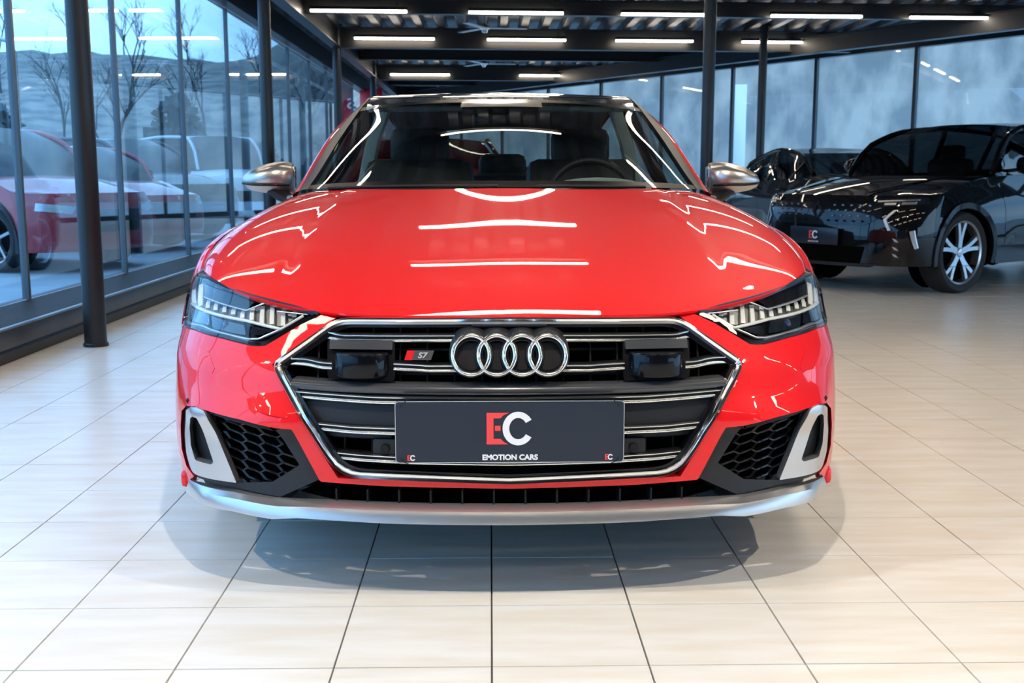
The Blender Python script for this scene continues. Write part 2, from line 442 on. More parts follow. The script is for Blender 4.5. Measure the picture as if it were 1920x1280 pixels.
# small round spot lamps fixed under the deck above the photographer
for x, y, p in ((-2.95, 1.25, 140), (.05, 1.05, 125), (3.05, 1.25, 165), (1.6, 5.4, 30)):
    e = empty('spot_lamp', (x, y, 3.2), 0, 'small round ceiling spot lamp above the camera, out of frame', 'lamp', 'spot lamps overhead')
    MB().lathe([(.0, .2), (.05, .2), (.06, .18), (.06, .0), (.052, .0), (.05, .02)], n=24, cap=False).build('housing', M_STEEL, e)
    MB().lathe([(0, .018), (.05, .018)], n=24, cap=False).build('lamp_face', M_LAMP, e)
    ld = bpy.data.lights.new('spot_light', 'SPOT'); ld.energy = p; ld.color = (1, .88, .74); ld.spot_size = math.radians(160); ld.spot_blend = .6; ld.shadow_soft_size = .03
    lo = bpy.data.objects.new('spot_light', ld); lo.location = (0, 0, -.03); link(lo, e)
# feature outlines of the red car: half widths x and heights z on its front surface, metres
A_HOODF = [(0.001, 0.7028), (0.0725, 0.7028), (0.1388, 0.7027), (0.2318, 0.7023), (0.3387, 0.7014), (0.4471, 0.701), (0.4804, 0.704), (0.5504, 0.7184), (0.6483, 0.7359), (0.7541, 0.7573), (0.8222, 0.7708)]
A_HL = [(0.4772, 0.6992), (0.55, 0.7147), (0.6476, 0.7315), (0.7345, 0.7484), (0.816, 0.7655), (0.8729, 0.765), (0.9077, 0.7177), (0.9058, 0.6682), (0.8997, 0.6346), (0.8356, 0.6408), (0.7282, 0.6338), (0.6509, 0.6242), (0.6304, 0.6241), (0.6091, 0.6276), (0.5225, 0.6782)]
A_CHROME = [(0.0011, 0.6886), (0.4269, 0.6853), (0.5768, 0.5811), (0.4121, 0.3244), (0.003, 0.3108)]
A_REDTOP = [(0.4341, 0.6913), (0.5873, 0.5819), (0.4203, 0.3134), (0.003, 0.3021)]
A_RED_OUT = [(0.4716, 0.6987), (0.5222, 0.6751), (0.6087, 0.624), (0.6299, 0.6205), (0.6504, 0.6205), (0.7275, 0.6301), (0.8343, 0.6372), (0.8962, 0.632)]
A_REDLOW = [(0.8636, 0.2132), (0.8342, 0.2581)]
A_INTK = [(0.8197, 0.2698), (0.8493, 0.2876), (0.8684, 0.3277), (0.8675, 0.3867), (0.8599, 0.4321), (0.8308, 0.4583), (0.7956, 0.4673), (0.7486, 0.4627), (0.6619, 0.4534), (0.5738, 0.4363), (0.5322, 0.4324)]
A_INTKB = [(0.4657, 0.3052), (0.4604, 0.3027), (0.3075, 0.2958), (0.003, 0.2908)]
A_TRI = [(0.5317, 0.4296), (0.4657, 0.3052), (0.571, 0.2543), (0.6901, 0.2661), (0.8288, 0.2649)]
A_TRI_IN = [(0.5744, 0.4311), (0.5212, 0.3338), (0.5927, 0.2887), (0.6686, 0.2866)]
A_MESH = [(0.7416, 0.4481), (0.5814, 0.4236), (0.5269, 0.3254), (0.5991, 0.2811), (0.6977, 0.2742)]
A_BLADE = [(0.8313, 0.4471), (0.8105, 0.4628), (0.7832, 0.4682), (0.7584, 0.4619), (0.6836, 0.2839), (0.8254, 0.2839), (0.8428, 0.3241), (0.8447, 0.3812)]
A_BLADE_H = [(0.8076, 0.4337), (0.7957, 0.4432), (0.7816, 0.4419), (0.7502, 0.3294), (0.7572, 0.3224), (0.8014, 0.3232), (0.8166, 0.3546), (0.8188, 0.4038)]
A_LIPT = [(0.0031, 0.2491), (0.2034, 0.2501), (0.3341, 0.2522), (0.4331, 0.2548), (0.5766, 0.2526), (0.6903, 0.2606), (0.8381, 0.2541)]
A_LIPB = [(0.0031, 0.2105), (0.204, 0.2115), (0.3009, 0.2129), (0.4143, 0.217), (0.5163, 0.2192), (0.5844, 0.211), (0.6931, 0.2187), (0.8629, 0.2082)]
A_LOWGR = [(0.0023, 0.2753), (0.2061, 0.2776), (0.463, 0.2884), (0.5292, 0.2559), (0.4406, 0.2381), (0.0023, 0.2309)]
A_BAR_A = [(0.4545, 0.6515), (0.4163, 0.6448), (0.3361, 0.6447), (0.1302, 0.6461)]
A_BAR_B = [(0.5573, 0.5879), (0.5068, 0.5882), (0.466, 0.5819), (0.4365, 0.5801)]
A_BAR_B2 = [(0.2836, 0.5808), (0.2156, 0.5777), (0.2025, 0.5765), (0.127, 0.5768)]
A_BAR_M = [(0.5369, 0.5367), (0.4101, 0.5312), (0.2535, 0.5282), (0.0026, 0.5275)]
A_BAR_C = [(0.5261, 0.5126), (0.4103, 0.5067), (0.3316, 0.503), (0.0027, 0.5006)]
A_BAR_D = [(0.4812, 0.4379), (0.3839, 0.4308), (0.277, 0.4286), (0.0029, 0.4282)]
A_BAR_E = [(0.4348, 0.368), (0.3586, 0.3619), (0.2414, 0.3569), (0.003, 0.3535)]
A_PANEL = [(0.5214, 0.4985), (0.2794, 0.4876), (0.2796, 0.4281), (0.4834, 0.4349)]
A_RADAR = [(0.4526, 0.6429), (0.2831, 0.644), (0.2801, 0.5468), (0.4471, 0.5506)]
A_RADARC = [(0.4278, 0.6159), (0.2962, 0.6176), (0.2942, 0.5587), (0.4246, 0.557)]
A_SENSOR = [(0.3044, 0.3854)]
A_RINGS = [(-0.0875, 0.6143), (-0.0257, 0.6143), (0.0362, 0.6141), (0.0982, 0.6137), (-0.1365, 0.6143), (0.1474, 0.6134), (-0.0254, 0.6626), (-0.0259, 0.5666)]
A_PLATE = [(-0.2732, 0.5156), (0.2748, 0.5136), (0.2746, 0.3631), (-0.2738, 0.3659)]
A_S7 = [(-0.2496, 0.6214), (-0.1843, 0.6212), (-0.1917, 0.5988), (-0.2568, 0.5991)]
A_WASH = [(0.8707, 0.5818), (0.797, 0.6049), (0.7694, 0.5964), (0.7453, 0.5621), (0.7525, 0.5498), (0.8427, 0.5486)]
A_TOWC = [(0.6297, 0.5177), (0.5776, 0.5107), (0.5559, 0.4948), (0.5363, 0.4594), (0.6213, 0.4754)]
H_DRLU = [(0.5189, 0.6943), (0.5756, 0.6608), (0.6751, 0.6758), (0.8841, 0.69)]
H_TOPL = [(0.627, 0.72), (0.6772, 0.6998), (0.8251, 0.7183)]
H_TOPM = [(0.5072, 0.6975), (0.5908, 0.703)]
H_LOW = [(0.5773, 0.6591), (0.6343, 0.6343), (0.6611, 0.6326), (0.8191, 0.6481), (0.8984, 0.6399), (0.9013, 0.6553), (0.9055, 0.72)]
H_BARS = [((0.5453, 0.7031), (0.5455, 0.6893)), ((0.5773, 0.7105), (0.5736, 0.6678)), ((0.6087, 0.7152), (0.6041, 0.6698)), ((0.6361, 0.7095), (0.6319, 0.67)), ((0.6642, 0.7044), (0.6617, 0.6769)), ((0.6909, 0.6983), (0.6897, 0.6801)), ((0.7195, 0.7022), (0.7186, 0.6865)), ((0.7485, 0.7057), (0.7472, 0.6891)), ((0.7798, 0.7086), (0.7779, 0.691)), ((0.81, 0.7101), (0.8075, 0.6925)), ((0.857, 0.7432), (0.8384, 0.693)), ((0.9073, 0.7414), (0.8705, 0.6901))]
H_UPBLK = [(0.6513, 0.7248), (0.8373, 0.7487), (0.826, 0.7191), (0.68, 0.7022)]
H_LENS1 = [(0.6862, 0.6711), (0.7919, 0.678), (0.7796, 0.6465), (0.6738, 0.6395)]
H_LENS2 = [(0.8014, 0.6802), (0.8948, 0.6757), (0.8699, 0.6498), (0.7922, 0.6517)]
H_LENS3 = [(0.5973, 0.6558), (0.6561, 0.6611), (0.6614, 0.642), (0.632, 0.6421)]
A_SHUT = [(0.873, 0.62, 0.752), (0.902, 0.76, 0.783), (0.909, 0.9, 0.827), (0.887, 1.03, 0.866), (0.847, 1.2, 0.901), (0.781, 1.5, 0.961)]
A_HREAR = [(0.017, 1.19, 1.0), (0.173, 1.205, 0.999), (0.454, 1.28, 0.995), (0.703, 1.41, 0.986), (0.781, 1.5, 0.961)]
A_HCEN = [(0.001, 0.115, 0.703), (0.0, 0.19, 0.734), (0.002, 0.3, 0.772), (0.005, 0.5, 0.835), (0.009, 0.74, 0.891), (0.013, 0.95, 0.94), (0.017, 1.19, 1.0)]
A_FEND_F = [(0.881, 0.63, 0.754), (0.917, 0.66, 0.75), (0.942, 0.67, 0.706), (0.955, 0.66, 0.65), (0.952, 0.62, 0.612)]
A_WS_B = [(0.017, 1.21, 1.001), (0.265, 1.235, 1.001), (0.535, 1.34, 0.998), (0.714, 1.48, 0.99)]
A_WS_T = [(0.016, 1.97, 1.345), (0.174, 1.985, 1.344), (0.395, 2.04, 1.337), (0.587, 2.16, 1.322)]
A_WS_S = [(0.714, 1.48, 0.99), (0.69, 1.63, 1.056), (0.646, 1.92, 1.192), (0.587, 2.16, 1.322)]
A_ROOF_S = [(0.774, 1.52, 0.972), (0.762, 1.64, 1.018), (0.698, 2.05, 1.216), (0.614, 2.32, 1.335), (0.593, 2.45, 1.371), (0.579, 2.62, 1.396)]
A_ROOF_C = [(0.018, 2.06, 1.353), (0.021, 2.3, 1.392), (0.026, 2.7, 1.429)]
A_MIR = [(1.029, 1.84, 1.035), (1.005, 1.84, 1.063), (0.926, 1.83, 1.09), (0.834, 1.8, 1.093), (0.827, 1.8, 1.077), (0.838, 1.8, 0.979), (0.869, 1.8, 0.977), (0.92, 1.82, 0.958), (0.985, 1.84, 0.975), (1.024, 1.84, 0.998)]
A_MIRS = [(0.848, 1.7, 0.936), (0.788, 1.6, 0.967), (0.906, 1.75, 0.96)]
# front surface of the red car: depth behind the nose as a function of (x, z)
WT = [(.15, .895), (.20, .910), (.25, .921), (.30, .929), (.40, .932), (.50, .931), (.60, .933), (.66, .944), (.72, .956), (.80, .955)]
CT = [(.15, .03), (.20, .0), (.24, -.005), (.30, .0), (.36, .0), (.46, .008), (.54, .03), (.62, .07), (.70, .115), (.76, .16), (.85, .25)]
def Wz(z): return pchip(WT, z)
def Ff(x, z):
    x = abs(x); w_ = Wz(z); r = min(x / w_, 1.0)
    k = 1 + .45 * sstep(.56, .74, z)
    s = .10 * r * r + .44 * (1 - math.sqrt(max(0, 1 - r ** 6)))
    shelf = -.030 * math.exp(-((z - .455) / .035) ** 2) * sstep(.45, .62, x) * (1 - sstep(.86, .93, r))
    return pchip(CT, z) + s * k + shelf
# ================================================================ the red car in front
M_RED = mat('red_paint', (.76, .005, .010), .5, coat=1, coat_rough=.015, spec=.15)
M_CHROME = mat('chrome', (.90, .91, .92), .12, metal=1)
M_STRIP = mat('strip_chrome', (.90, .90, .89), .24, metal=1)
M_SATIN = mat('satin_silver', (.55, .55, .55), .30, metal=.85)
M_SATIN2 = mat('brushed_mirror_cap', (.50, .49, .47), .28, metal=.9)
M_BLK = mat('black_plastic', (.006, .006, .007), .5, spec=.3)
M_BLKG = mat('gloss_black', (.004, .004, .006), .3, coat=.6, spec=.1)
M_GREYP = mat('satin_dark_grey_plastic', (.016, .018, .022), .42, spec=.35)
M_RUB = mat('tyre_rubber', (.018, .018, .019), .75)
M_DARKIN = mat('dark_void', (.002, .002, .002), 1, spec=.05)
M_LENS = glass_mat('headlight_glass', (.93, .95, .96), 1.5, gain=1.3)
M_WIND = glass_mat('windscreen_glass', (.60, .68, .66), 1.52, gain=1.1)
M_DRL = mat('daylight_segment', (.80, .79, .72), .3, coat=.5)
M_ALU = mat('alloy_silver', (.55, .56, .58), .25, metal=.9)
M_CLOTH = mat('black_leather', (.012, .012, .013), .5)
M_PALE = mat('pale_trim', (.42, .44, .40), .7)
D_NOSE = 2.6
car = empty('red_car', (.045, D_NOSE, 0), label='red saloon car seen head-on with large chrome-framed black grille', cat='car')
def q_of(x, z):
    r = min(abs(x) / Wz(z), 1); return 1 - math.sqrt(max(0, 1 - r))
def x_of(q, z): q = max(0, min(1, q)); return Wz(z) * (1 - (1 - q) ** 2)
def snap0(p): return [(0.0 if abs(a) < .006 else a, b) for a, b in p]
def fas(name, m, poly, parent, off=0, depth=.02, step=.025, holes=(), mirror=True, angle=38, offfn=None, fine=.02, side=1):
    """panel on the front surface; polygons in (x,z), half car; mirror=True -> both halves one mesh"""
    def conv(p): return [(q_of(x, z), z) for x, z in densify(snap0(p), fine)]
    def f(q, z):
        x = x_of(q, z); o = off if offfn is None else offfn(x, z)
        return (x, Ff(x, z) + o, z)
    ov, tris, loops = cdt(conv(poly), [conv(h_) for h_ in holes], step)
    M = MB(); P3 = [f(v.x, v.y) for v in ov]
    a2 = sum((ov[t[1]] - ov[t[0]]).cross(ov[t[2]] - ov[t[0]]) for t in tris)
    tris = [tuple(t) for t in tris] if a2 > 0 else [tuple(reversed(t)) for t in tris]
    M.add(P3, tris)
    if depth:
        for l in loops:
            a = [P3[i] for i in l]; n = len(a); b = [(p[0] * .998, p[1] + depth, p[2]) for p in a]
            fs_ = [(i, (i + 1) % n, n + (i + 1) % n, n + i) for i in range(n) if not (a[i][0] < 1e-3 and a[(i + 1) % n][0] < 1e-3)]
            M.add(a + b, fs_)
    if mirror: M.mirror()
    elif side < 0:
        M.v = [(-x, y, z) for x, y, z in M.v]; M.f = [tuple(reversed(t)) for t in M.f]
    return M.build(name, m, parent, angle=angle, weld=1e-5 if mirror else 0)
def on(x, z, off=0): return (x, Ff(x, z) + off, z)
def half(M, side):
    if side < 0: M.v = [(-x, y, z) for x, y, z in M.v]; M.f = [tuple(reversed(t)) for t in M.f]
    return M
# ---- bumper cover
edge = [(Wz(z) * .9995, z) for z in [.63, .58, .52, .46, .40, .34, .28, .245]]
red = A_REDTOP[:1] + A_RED_OUT + edge + A_REDLOW + A_INTK + A_INTKB + A_REDTOP[::-1][:-1]
red = [p for k, p in enumerate(red) if k == 0 or p != red[k - 1]]
fas('bumper', M_RED, red, car, off=0, depth=.03, step=.022, fine=.012)
for s in (-1, 1):
    M = MB(); M.add([on(s * (Wz(z) - .012), z, -.012) for z in (.245, .225, .21)] , [])
    # small red end block of the splitter
    c = Vector(on(s * .862, .243, .035)); MB().box(c, (.03, .08, .05), bev=.014).build('bumper_corner', M_RED, car)
# washer covers and tow cover: thin raised lids
for s in (-1, 1):
    fas('washer_cover', M_RED, A_WASH, car, off=-.0012, depth=.004, mirror=False, side=s)
fas('tow_cover', M_RED, roundpoly(A_TOWC, .012), car, off=-.0012, depth=.004, mirror=False, side=-1)
# ---- splitter lip
lip = A_LIPT + A_LIPB[::-1]
def liprow(k):
    rows_ = []
    return rows_
M = MB(); top = crv([(x, 0, z) for x, z in A_LIPT], 40, False); bot = crv([(x, 0, z) for x, z in A_LIPB], 40, False)
rows = [[], [], [], [], [], []]
for a_, b_ in zip(top, bot):
    for r, (t, o) in enumerate(((0, .02), (0, -.004), (.25, -.022), (.6, -.03), (1, -.034), (1.08, .05))):
        p = a_.lerp(b_, t); x = min(p.x, Wz(p.z) * .97) if p.x > 0 else p.x
        rows[r].append((0 if x < .006 else x, Ff(x, p.z) + o * (1 if x < .8 else .6), p.z))
M.grid(rows); M.mirror(); M.build('front_lip', M_SATIN, car, angle=30, weld=1e-5)
# ---- lower grille slot
lg = fas('lower_grille', M_DARKIN, A_LOWGR, car, off=.075, depth=0)
M = MB().tube([on(x, .236, .012) for x in [k * .05 for k in range(-11, 12)]], .006, 6, sx=1, sy=.6); M.build('slot_edge', M_BLK, lg)
for k in range(-6, 7):
    if k == 0: continue
    x = (abs(k) - .5) * .0775 * (1 if k > 0 else -1); 
    if abs(x) > .48: continue
    MB().box(on(x, .262, .045), (.004, .07, .045)).build('fin', M_BLK, lg, smooth=False)
# ---- side intakes
for s in (-1, 1):
    it = fas('side_intake', M_GREYP, [A_INTKB[0]] + A_TRI[2:4] + [A_TRI[4]] + A_INTK[:1] + A_INTK, car, off=.0, depth=.0, mirror=False, side=s,
             holes=[[(.822, .468), (.74, .455), (.574, .425), (.519, .338), (.590, .291), (.70, .277), (.80, .287), (.832, .33), (.835, .42)]],
             offfn=lambda x, z: .018, step=.02)
    fas('intake_back', M_DARKIN, [(.84, .475), (.54, .44), (.50, .32), (.60, .27), (.83, .27)], it, off=.085, depth=0, mirror=False, side=s)
    # surround rim
    M = MB(); pth = densify(roundpoly([(.827, .466), (.806, .473), (.74, .461), (.566, .431)], .02), .02, False)
    M.sweep([on(x, z, .008) for x, z in pth], (0, -1, 0), [(-.006, -.03), (-.006, 0), (.006, 0), (.006, -.03)])
    half(M, s).build('rim', M_BLK, it)
    # honeycomb: joined struts of stretched hexagons
    M = MB(); hw, hh = .062, .0235
    def inpoly(x, z, pl):
        c = False
        for i in range(len(pl)):
            a, b = pl[i - 1], pl[i]
            if (a[1] > z) != (b[1] > z) and x < (b[0] - a[0]) * (z - a[1]) / (b[1] - a[1]) + a[0]: c = not c
        return c
    for i in range(-2, 9):
        for j in range(-2, 14):
            cx = .50 + i * hw * .76; cz = .25 + j * hh + (hh / 2 if i % 2 else 0) + (cx - .5) * .28
            if not inpoly(cx, cz, A_MESH): continue
            w2, h2 = hw / 2, hh / 2; sl = .28
            hx = [(cx - w2, cz - sl * w2), (cx - w2 * .5, cz + h2 - sl * w2 * .5), (cx + w2 * .5, cz + h2 + sl * w2 * .5), (cx + w2, cz + sl * w2), (cx + w2 * .5, cz - h2 + sl * w2 * .5), (cx - w2 * .5, cz - h2 - sl * w2 * .5)]
            pts = [on(x, z, .03) for x, z in hx]
            M.sweep(pts, (0, -1, 0), [(-.0022, -.02), (-.0022, 0), (.0022, 0), (.0022, -.02)], closed=True)
    half(M, s).build('honeycomb_mesh', M_BLKG, it, angle=20)
    # silver blade
    bl = roundpoly(A_BLADE, [.005, .006, .008, .010, .003, .012, .01, .01]); bh = roundpoly([(x + (.004 if x > .78 else -.004), z) for x, z in A_BLADE_H], .004)
    fas('blade', M_SATIN, bl, it, off=-.008, depth=.035, holes=[bh], mirror=False, side=s, step=.014, fine=.006, angle=50,
        offfn=lambda x, z: -.002 - .012 * sstep(.68, .80, x) + .008 * sstep(.80, .83, x))
    fas('blade_pocket', M_BLK, [(.835, .46), (.74, .46), (.72, .31), (.835, .31)], it, off=.022, depth=0, mirror=False, side=s)
# ---- grille
gr = fas('grille', M_DARKIN, [(0, .675), (.42, .675), (.565, .58), (.41, .335), (0, .325)], car, off=.09, depth=0)
ch = [A_CHROME[0]] + roundpoly(A_CHROME, [0, .03, .014, .05, 0])[1:-1] + [A_CHROME[-1]]
ch = densify(snap0(ch), .025, False); ch = ch + [(-x, z) for x, z in reversed(ch[1:-1])]
M = MB(); path = [on(x, z, -.002) for x, z in ch]
M.sweep(path, (0, -1, 0), [(-.0095, -.02), (-.0095, .001), (-.006, .0075), (-.0005, .006), (.001, .0035), (.0065, .0035), (.0095, -.003), (.0095, -.02)], closed=True)
M.build('chrome_frame', M_CHROME, gr, angle=25)
M = MB(); cin = [(x * .972, .49 + (z - .49) * .955) for x, z in ch]
M.sweep([on(x, z, .006) for x, z in cin], (0, -1, 0), [(-.007, -.05), (-.007, .0), (.006, .0), (.006, -.05)], closed=True)
M.build('inner_frame', M_BLKG, gr, angle=25)
def bar(pts, off=0, ends=True):
    """double chrome bar with a dark carrier; pts half (x,z), mirrored unless it stops short of the centre"""
    cen = pts[-1][0] < .01
    p = densify(snap0(pts), .03, False)
    if cen: runs = [p + [(-x, z) for x, z in reversed(p[:-1])]]
    else: runs = [p, [(-x, z) for x, z in p]]
    for r in runs:
        M = MB(); pa = crv([on(x, z, off + .016) for x, z in r], 40)
        M.sweep(pa, (0, -1, 0), [(-.011, -.03), (-.011, .0), (.011, .0), (.011, -.03)])
        b = M.build('louvre', M_BLK, gr)
        for dz in (.0075, -.0052):
            M = MB(); hz = .0026 if dz > 0 else .0042
            M.sweep([q + Vector((0, -.004, dz)) for q in pa], (0, -1, 0), [(-hz, -.006), (-hz, .001), (-hz * .4, .004), (hz * .4, .004), (hz, .001), (hz, -.006)])
            M.build('chrome_strip', M_STRIP, gr, angle=60)
bar(A_BAR_A); bar(A_BAR_B); bar(A_BAR_B2); bar(A_BAR_C); bar(A_BAR_D); bar(A_BAR_E)
p = densify(snap0(A_BAR_M), .03, False); p = p + [(-x, z) for x, z in reversed(p[:-1])]
M = MB().sweep(crv([on(x, z, .012) for x, z in p], 50), (0, -1, 0), [(-.014, -.04), (-.013, .0), (-.006, .009), (.004, .008), (.012, -.002), (.014, -.04)])
M.build('wide_cross_bar', mat('graphite_gloss', (.05, .052, .056), .22, coat=.3), gr, angle=60)
for s in (-1, 1):
    fas('louvre_panel', M_GREYP, A_PANEL, gr, off=.03, depth=.02, mirror=False, side=s)
    fas('louvre_panel', M_GREYP, [(.47, .425), (.29, .418), (.29, .405), (.46, .41)], gr, off=.035, depth=.02, mirror=False, side=s)
# fins of the inner grating
for k in range(-7, 8):
    x = k * .068
    zt = .672 if abs(x) < .42 else .63
    if abs(x) > .5: continue
    zb = .335 if abs(x) < .4 else .335 + (abs(x) - .4) * 1.6
    M = MB().beam(on(x, zb, .062), on(x, zt, .062), .004, .05, up=(0, 1, 0)); M.build('fin', M_BLK, gr, smooth=False)
for zz in (.665, .612, .555, .40, .34):
    M = MB(); M.sweep([on(x / 100, zz, .07) for x in range(-44, 45, 4)], (0, -1, 0), [(-.003, -.03), (-.003, 0), (.003, 0), (.003, -.03)]); M.build('cross_rib', M_BLK, gr, smooth=False)
# radar / lidar boxes
for s in (-1, 1):
    M = MB(); c = on(.365, .594, .02)
    rp = roundpoly([(A_RADAR[0][0], A_RADAR[0][1]), (A_RADAR[1][0], A_RADAR[1][1]), (A_RADAR[2][0], A_RADAR[2][1]), (A_RADAR[3][0], A_RADAR[3][1])], .012)
    rb = fas('sensor_box', M_BLKG, rp, gr, off=.014, depth=.06, mirror=False, side=s)
    M = MB(); cx, r = .361, .066
    n = 20; yb = Ff(cx, .587) + .006; vs_ = []
    for h_ in (.558, .562, .612, .617):
        rr = r if h_ in (.562, .612) else r - .004
        vs_.append([(cx + rr * math.cos(PI * k / n), yb - .042 * math.sin(PI * k / n) * (rr / r), h_) for k in range(n + 1)])
    M.grid(vs_); M.add(vs_[0], [tuple(range(n + 1))]); M.add(vs_[3], [tuple(reversed(range(n + 1)))])
    half(M, s).build('sensor_window', mat('sensor_black', (.002, .003, .005), .3, coat=.35, spec=.1), gr)
    fas('sensor_lid', mat('sensor_lid_grey', (.03, .034, .042), .3), [(.444, .642), (.288, .642), (.288, .622), (.444, .622)], gr, off=-.004, depth=.02, mirror=False, side=s)
    x, z = A_SENSOR[0]
    fas('parking_sensor_holder', M_GREYP, roundpoly([(x - .03, z - .022), (x + .03, z - .022), (x + .03, z + .022), (x - .03, z + .022)], .006), gr, off=.02, depth=.03, mirror=False, side=s)
    M = MB().lathe([(.0, -.006), (.0105, -.006), (.0115, -.003), (.0115, .01)], c=on(x, z, .016), axis='y', n=24, cap=False); half(M, s).build('parking_sensor', M_BLK, gr)
# four rings
em = empty('rings_badge'); em.parent = car
rc = [(-.0873, .6143), (-.0252, .6142), (.0367, .6141), (.0986, .614)]
yr = Ff(.05, .614) - .03
for x, z in rc:
    x -= .0057
    M = MB(); pts = [(x + .0445 * math.cos(2 * PI * k / 48), yr + .012 * 0 + (z + .0455 * math.sin(2 * PI * k / 48) - .614) * .35, z + .0455 * math.sin(2 * PI * k / 48)) for k in range(48)]
    M.tube(pts, .0058, 12, closed=True, up=(0, 1, 0)); M.build('ring', M_CHROME, em, angle=180)
    M = MB(); M.lathe([(.034, -.008), (.040, -.002), (.0525, -.002), (.0545, .006), (.0535, .06)], c=(0, 0, 0), axis='y', n=40, cap=False)
    M.v = [(a + x, b + yr + .01 + c * .35, c + z + (b > .03) * .01) for a, b, c in M.v]
    M.build('ring_mount', M_GREYP, em)
    M = MB(); M.lathe([(0, 0), (.04, 0)], axis='y', n=32, cap=False); M.v = [(a + x, b + yr + .022 + c * .35, c + z) for a, b, c in M.v]
    M.build('ring_recess', M_BLK, em)
MB().box((0, yr + .05, .614), (.26, .05, .06), bev=.01).build('badge_bridge', M_BLK, em)
MB().box((.0, Ff(0, .675) + .006, .6785), (.185, .012, .007), bev=.003).build('bonnet_lip_strip', M_GREYP, gr)
# model badge on the left louvre
bd = empty('model_badge'); bd.parent = car
yb = Ff(.22, .61) - .004
def bp(a, b, h): return (a, yb - h + (b - .61) * .3, b)
MB().prism([(-.2496, .6215), (-.2315, .6215), (-.2385, .599), (-.2568, .599)], .004, bp).build('red_field', mat('badge_red', (.65, .01, .015), .25, coat=.5), bd, smooth=False)
MB().prism([(-.2315, .6215), (-.1843, .6212), (-.1917, .599), (-.2385, .599)], .0035, bp).build('dark_field', mat('badge_grey', (.06, .06, .065), .3), bd, smooth=False)
def textobj(body, size, m, parent, loc, extrude=.0015, off=0.0, sx=1.0, name='lettering', align='CENTER', shear=0, rx=PI / 2, rz=0):
    cu = bpy.data.curves.new(name, 'FONT'); cu.body = body; cu.size = size; cu.extrude = extrude; cu.offset = off; cu.align_x = align; cu.align_y = 'CENTER'; cu.shear = shear
    o = bpy.data.objects.new('tmp', cu); C.objects.link(o); dg = bpy.context.evaluated_depsgraph_get()
    me = bpy.data.meshes.new_from_object(o.evaluated_get(dg)); bpy.data.objects.remove(o); bpy.data.curves.remove(cu)
    me.materials.clear(); me.materials.append(m); me.name = name
    q = bpy.data.objects.new(name, me); q.location = loc; q.rotation_euler = (rx, 0, rz); q.scale = (sx, 1, 1); return link(q, parent)
textobj('S7', .019, M_CHROME, bd, (-.2135, yb - .0045, .610), .0012, .0006, 1.15, shear=.25)
# ---- plate
pl = empty('advertising_plate'); pl.parent = car
px0, px1, pz0, pz1 = -.2745, .274, .3635, .515; yp = Ff(0, .44) - .034
M_PLATE = mat('plate_navy', (.014, .022, .038), .3, coat=.15, spec=.3)
M_WHT = mat('print_white', (.78, .78, .80), .5); M_REDP = mat('print_red', (.80, .06, .06), .5)
rp = roundpoly([(px0, pz0), (px1, pz0), (px1, pz1), (px0, pz1)], .010)
MB().prism(rp, .004, lambda a, b, h: (a, yp + .004 - h, b)).build('board', M_PLATE, pl, smooth=False)
M = MB(); M.sweep([(a, yp, b) for a, b in roundpoly([(px0 + .001, pz0 + .001), (px1 - .001, pz0 + .001), (px1 - .001, pz1 - .001), (px0 + .001, pz1 - .001)], .010)], (0, -1, 0), [(-.0007, -.002), (-.0007, .0006), (.0007, .0006), (.0007, -.002)], closed=True)
M.build('board_edge', mat('edge_grey', (.45, .46, .48), .4), pl)
MB().box((0, yp + .02, .44), (.5, .03, .12), bev=.008).build('holder', M_BLK, pl)
def ecmark(parent, cx, cz, h_, y):
    """the E with a cut-out and the C next to it; h_ = height"""
    def W(a, b, h): return (cx + a * h_, y - h, cz + b * h_)
    # E: outer bars cut by a circle left of the C
    c0 = .56; R_ = .47
    def cx_at(b, R=R_): return c0 - math.sqrt(max(0, R * R - (b - .5) ** 2))
    top_ = [(-.05, 0), (-.05, 1)] + [(min(.30 + .35, 1.0 * cx_at(b) + .00) if b < 1 else .62, b) for b in (1.0, .95, .9)]
    ol = [(-.05, 0), (-.05, .97), (.62, .97), (.46, .90), (.37, .80), (.16, .80), (.16, .17), (.37, .17), (.46, .08), (.60, 0)]
    MB().prism([(a - .0, b) for a, b in ol][::-1], .0012, W).build('letter_e', M_REDP, parent, smooth=False)
    MB().prism([(.20, .42), (.37, .42), (.37, .57), (.20, .57)], .0012, W).build('letter_e_dot', M_REDP, parent, smooth=False)
    out = []; inn = []
    for k in range(25):
        q = math.radians(32 + (328 - 32) * k / 24)
        out.append((.90 + .47 * math.cos(q), .485 + .515 * math.sin(q))); inn.append((.90 + .27 * math.cos(q), .485 + .33 * math.sin(q)))
    cc = [(1.30, .72)] + [(a, b) for a, b in out[1:-1]] + [(1.30, .28), (1.10, .28)] + [(a, b) for a, b in reversed(inn[2:-2])] + [(1.10, .72)]
    M = MB(); n = len(out)
    for d_ in (0, .0018):
        M.v += [W(a, b, d_) for a, b in out] + [W(a, b, d_) for a, b in inn]
    for k in range(n - 1):
        M.f += [(k, k + 1, n + k + 1, n + k), (2 * n + k, 3 * n + k, 3 * n + k + 1, 2 * n + k + 1), (k, 2 * n + k, 2 * n + k + 1, k + 1), (n + k, n + k + 1, 3 * n + k + 1, 3 * n + k)]
    M.f += [(0, n, 3 * n, 2 * n), (n - 1, 3 * n - 1, 4 * n - 1, 2 * n - 1)]
    M.build('letter_c', M_WHT, parent, smooth=False)
ecmark(pl, -.052, .409, .0795, yp - .0002)
ecmark(pl, -.2450, .3700, .0135, yp - .0002); ecmark(pl, .2290, .3705, .0135, yp - .0002)
textobj('EMOTION CARS', .0178, M_WHT, pl, (0.0, yp - .0004, .3765), .0006, .0007, 1.03)
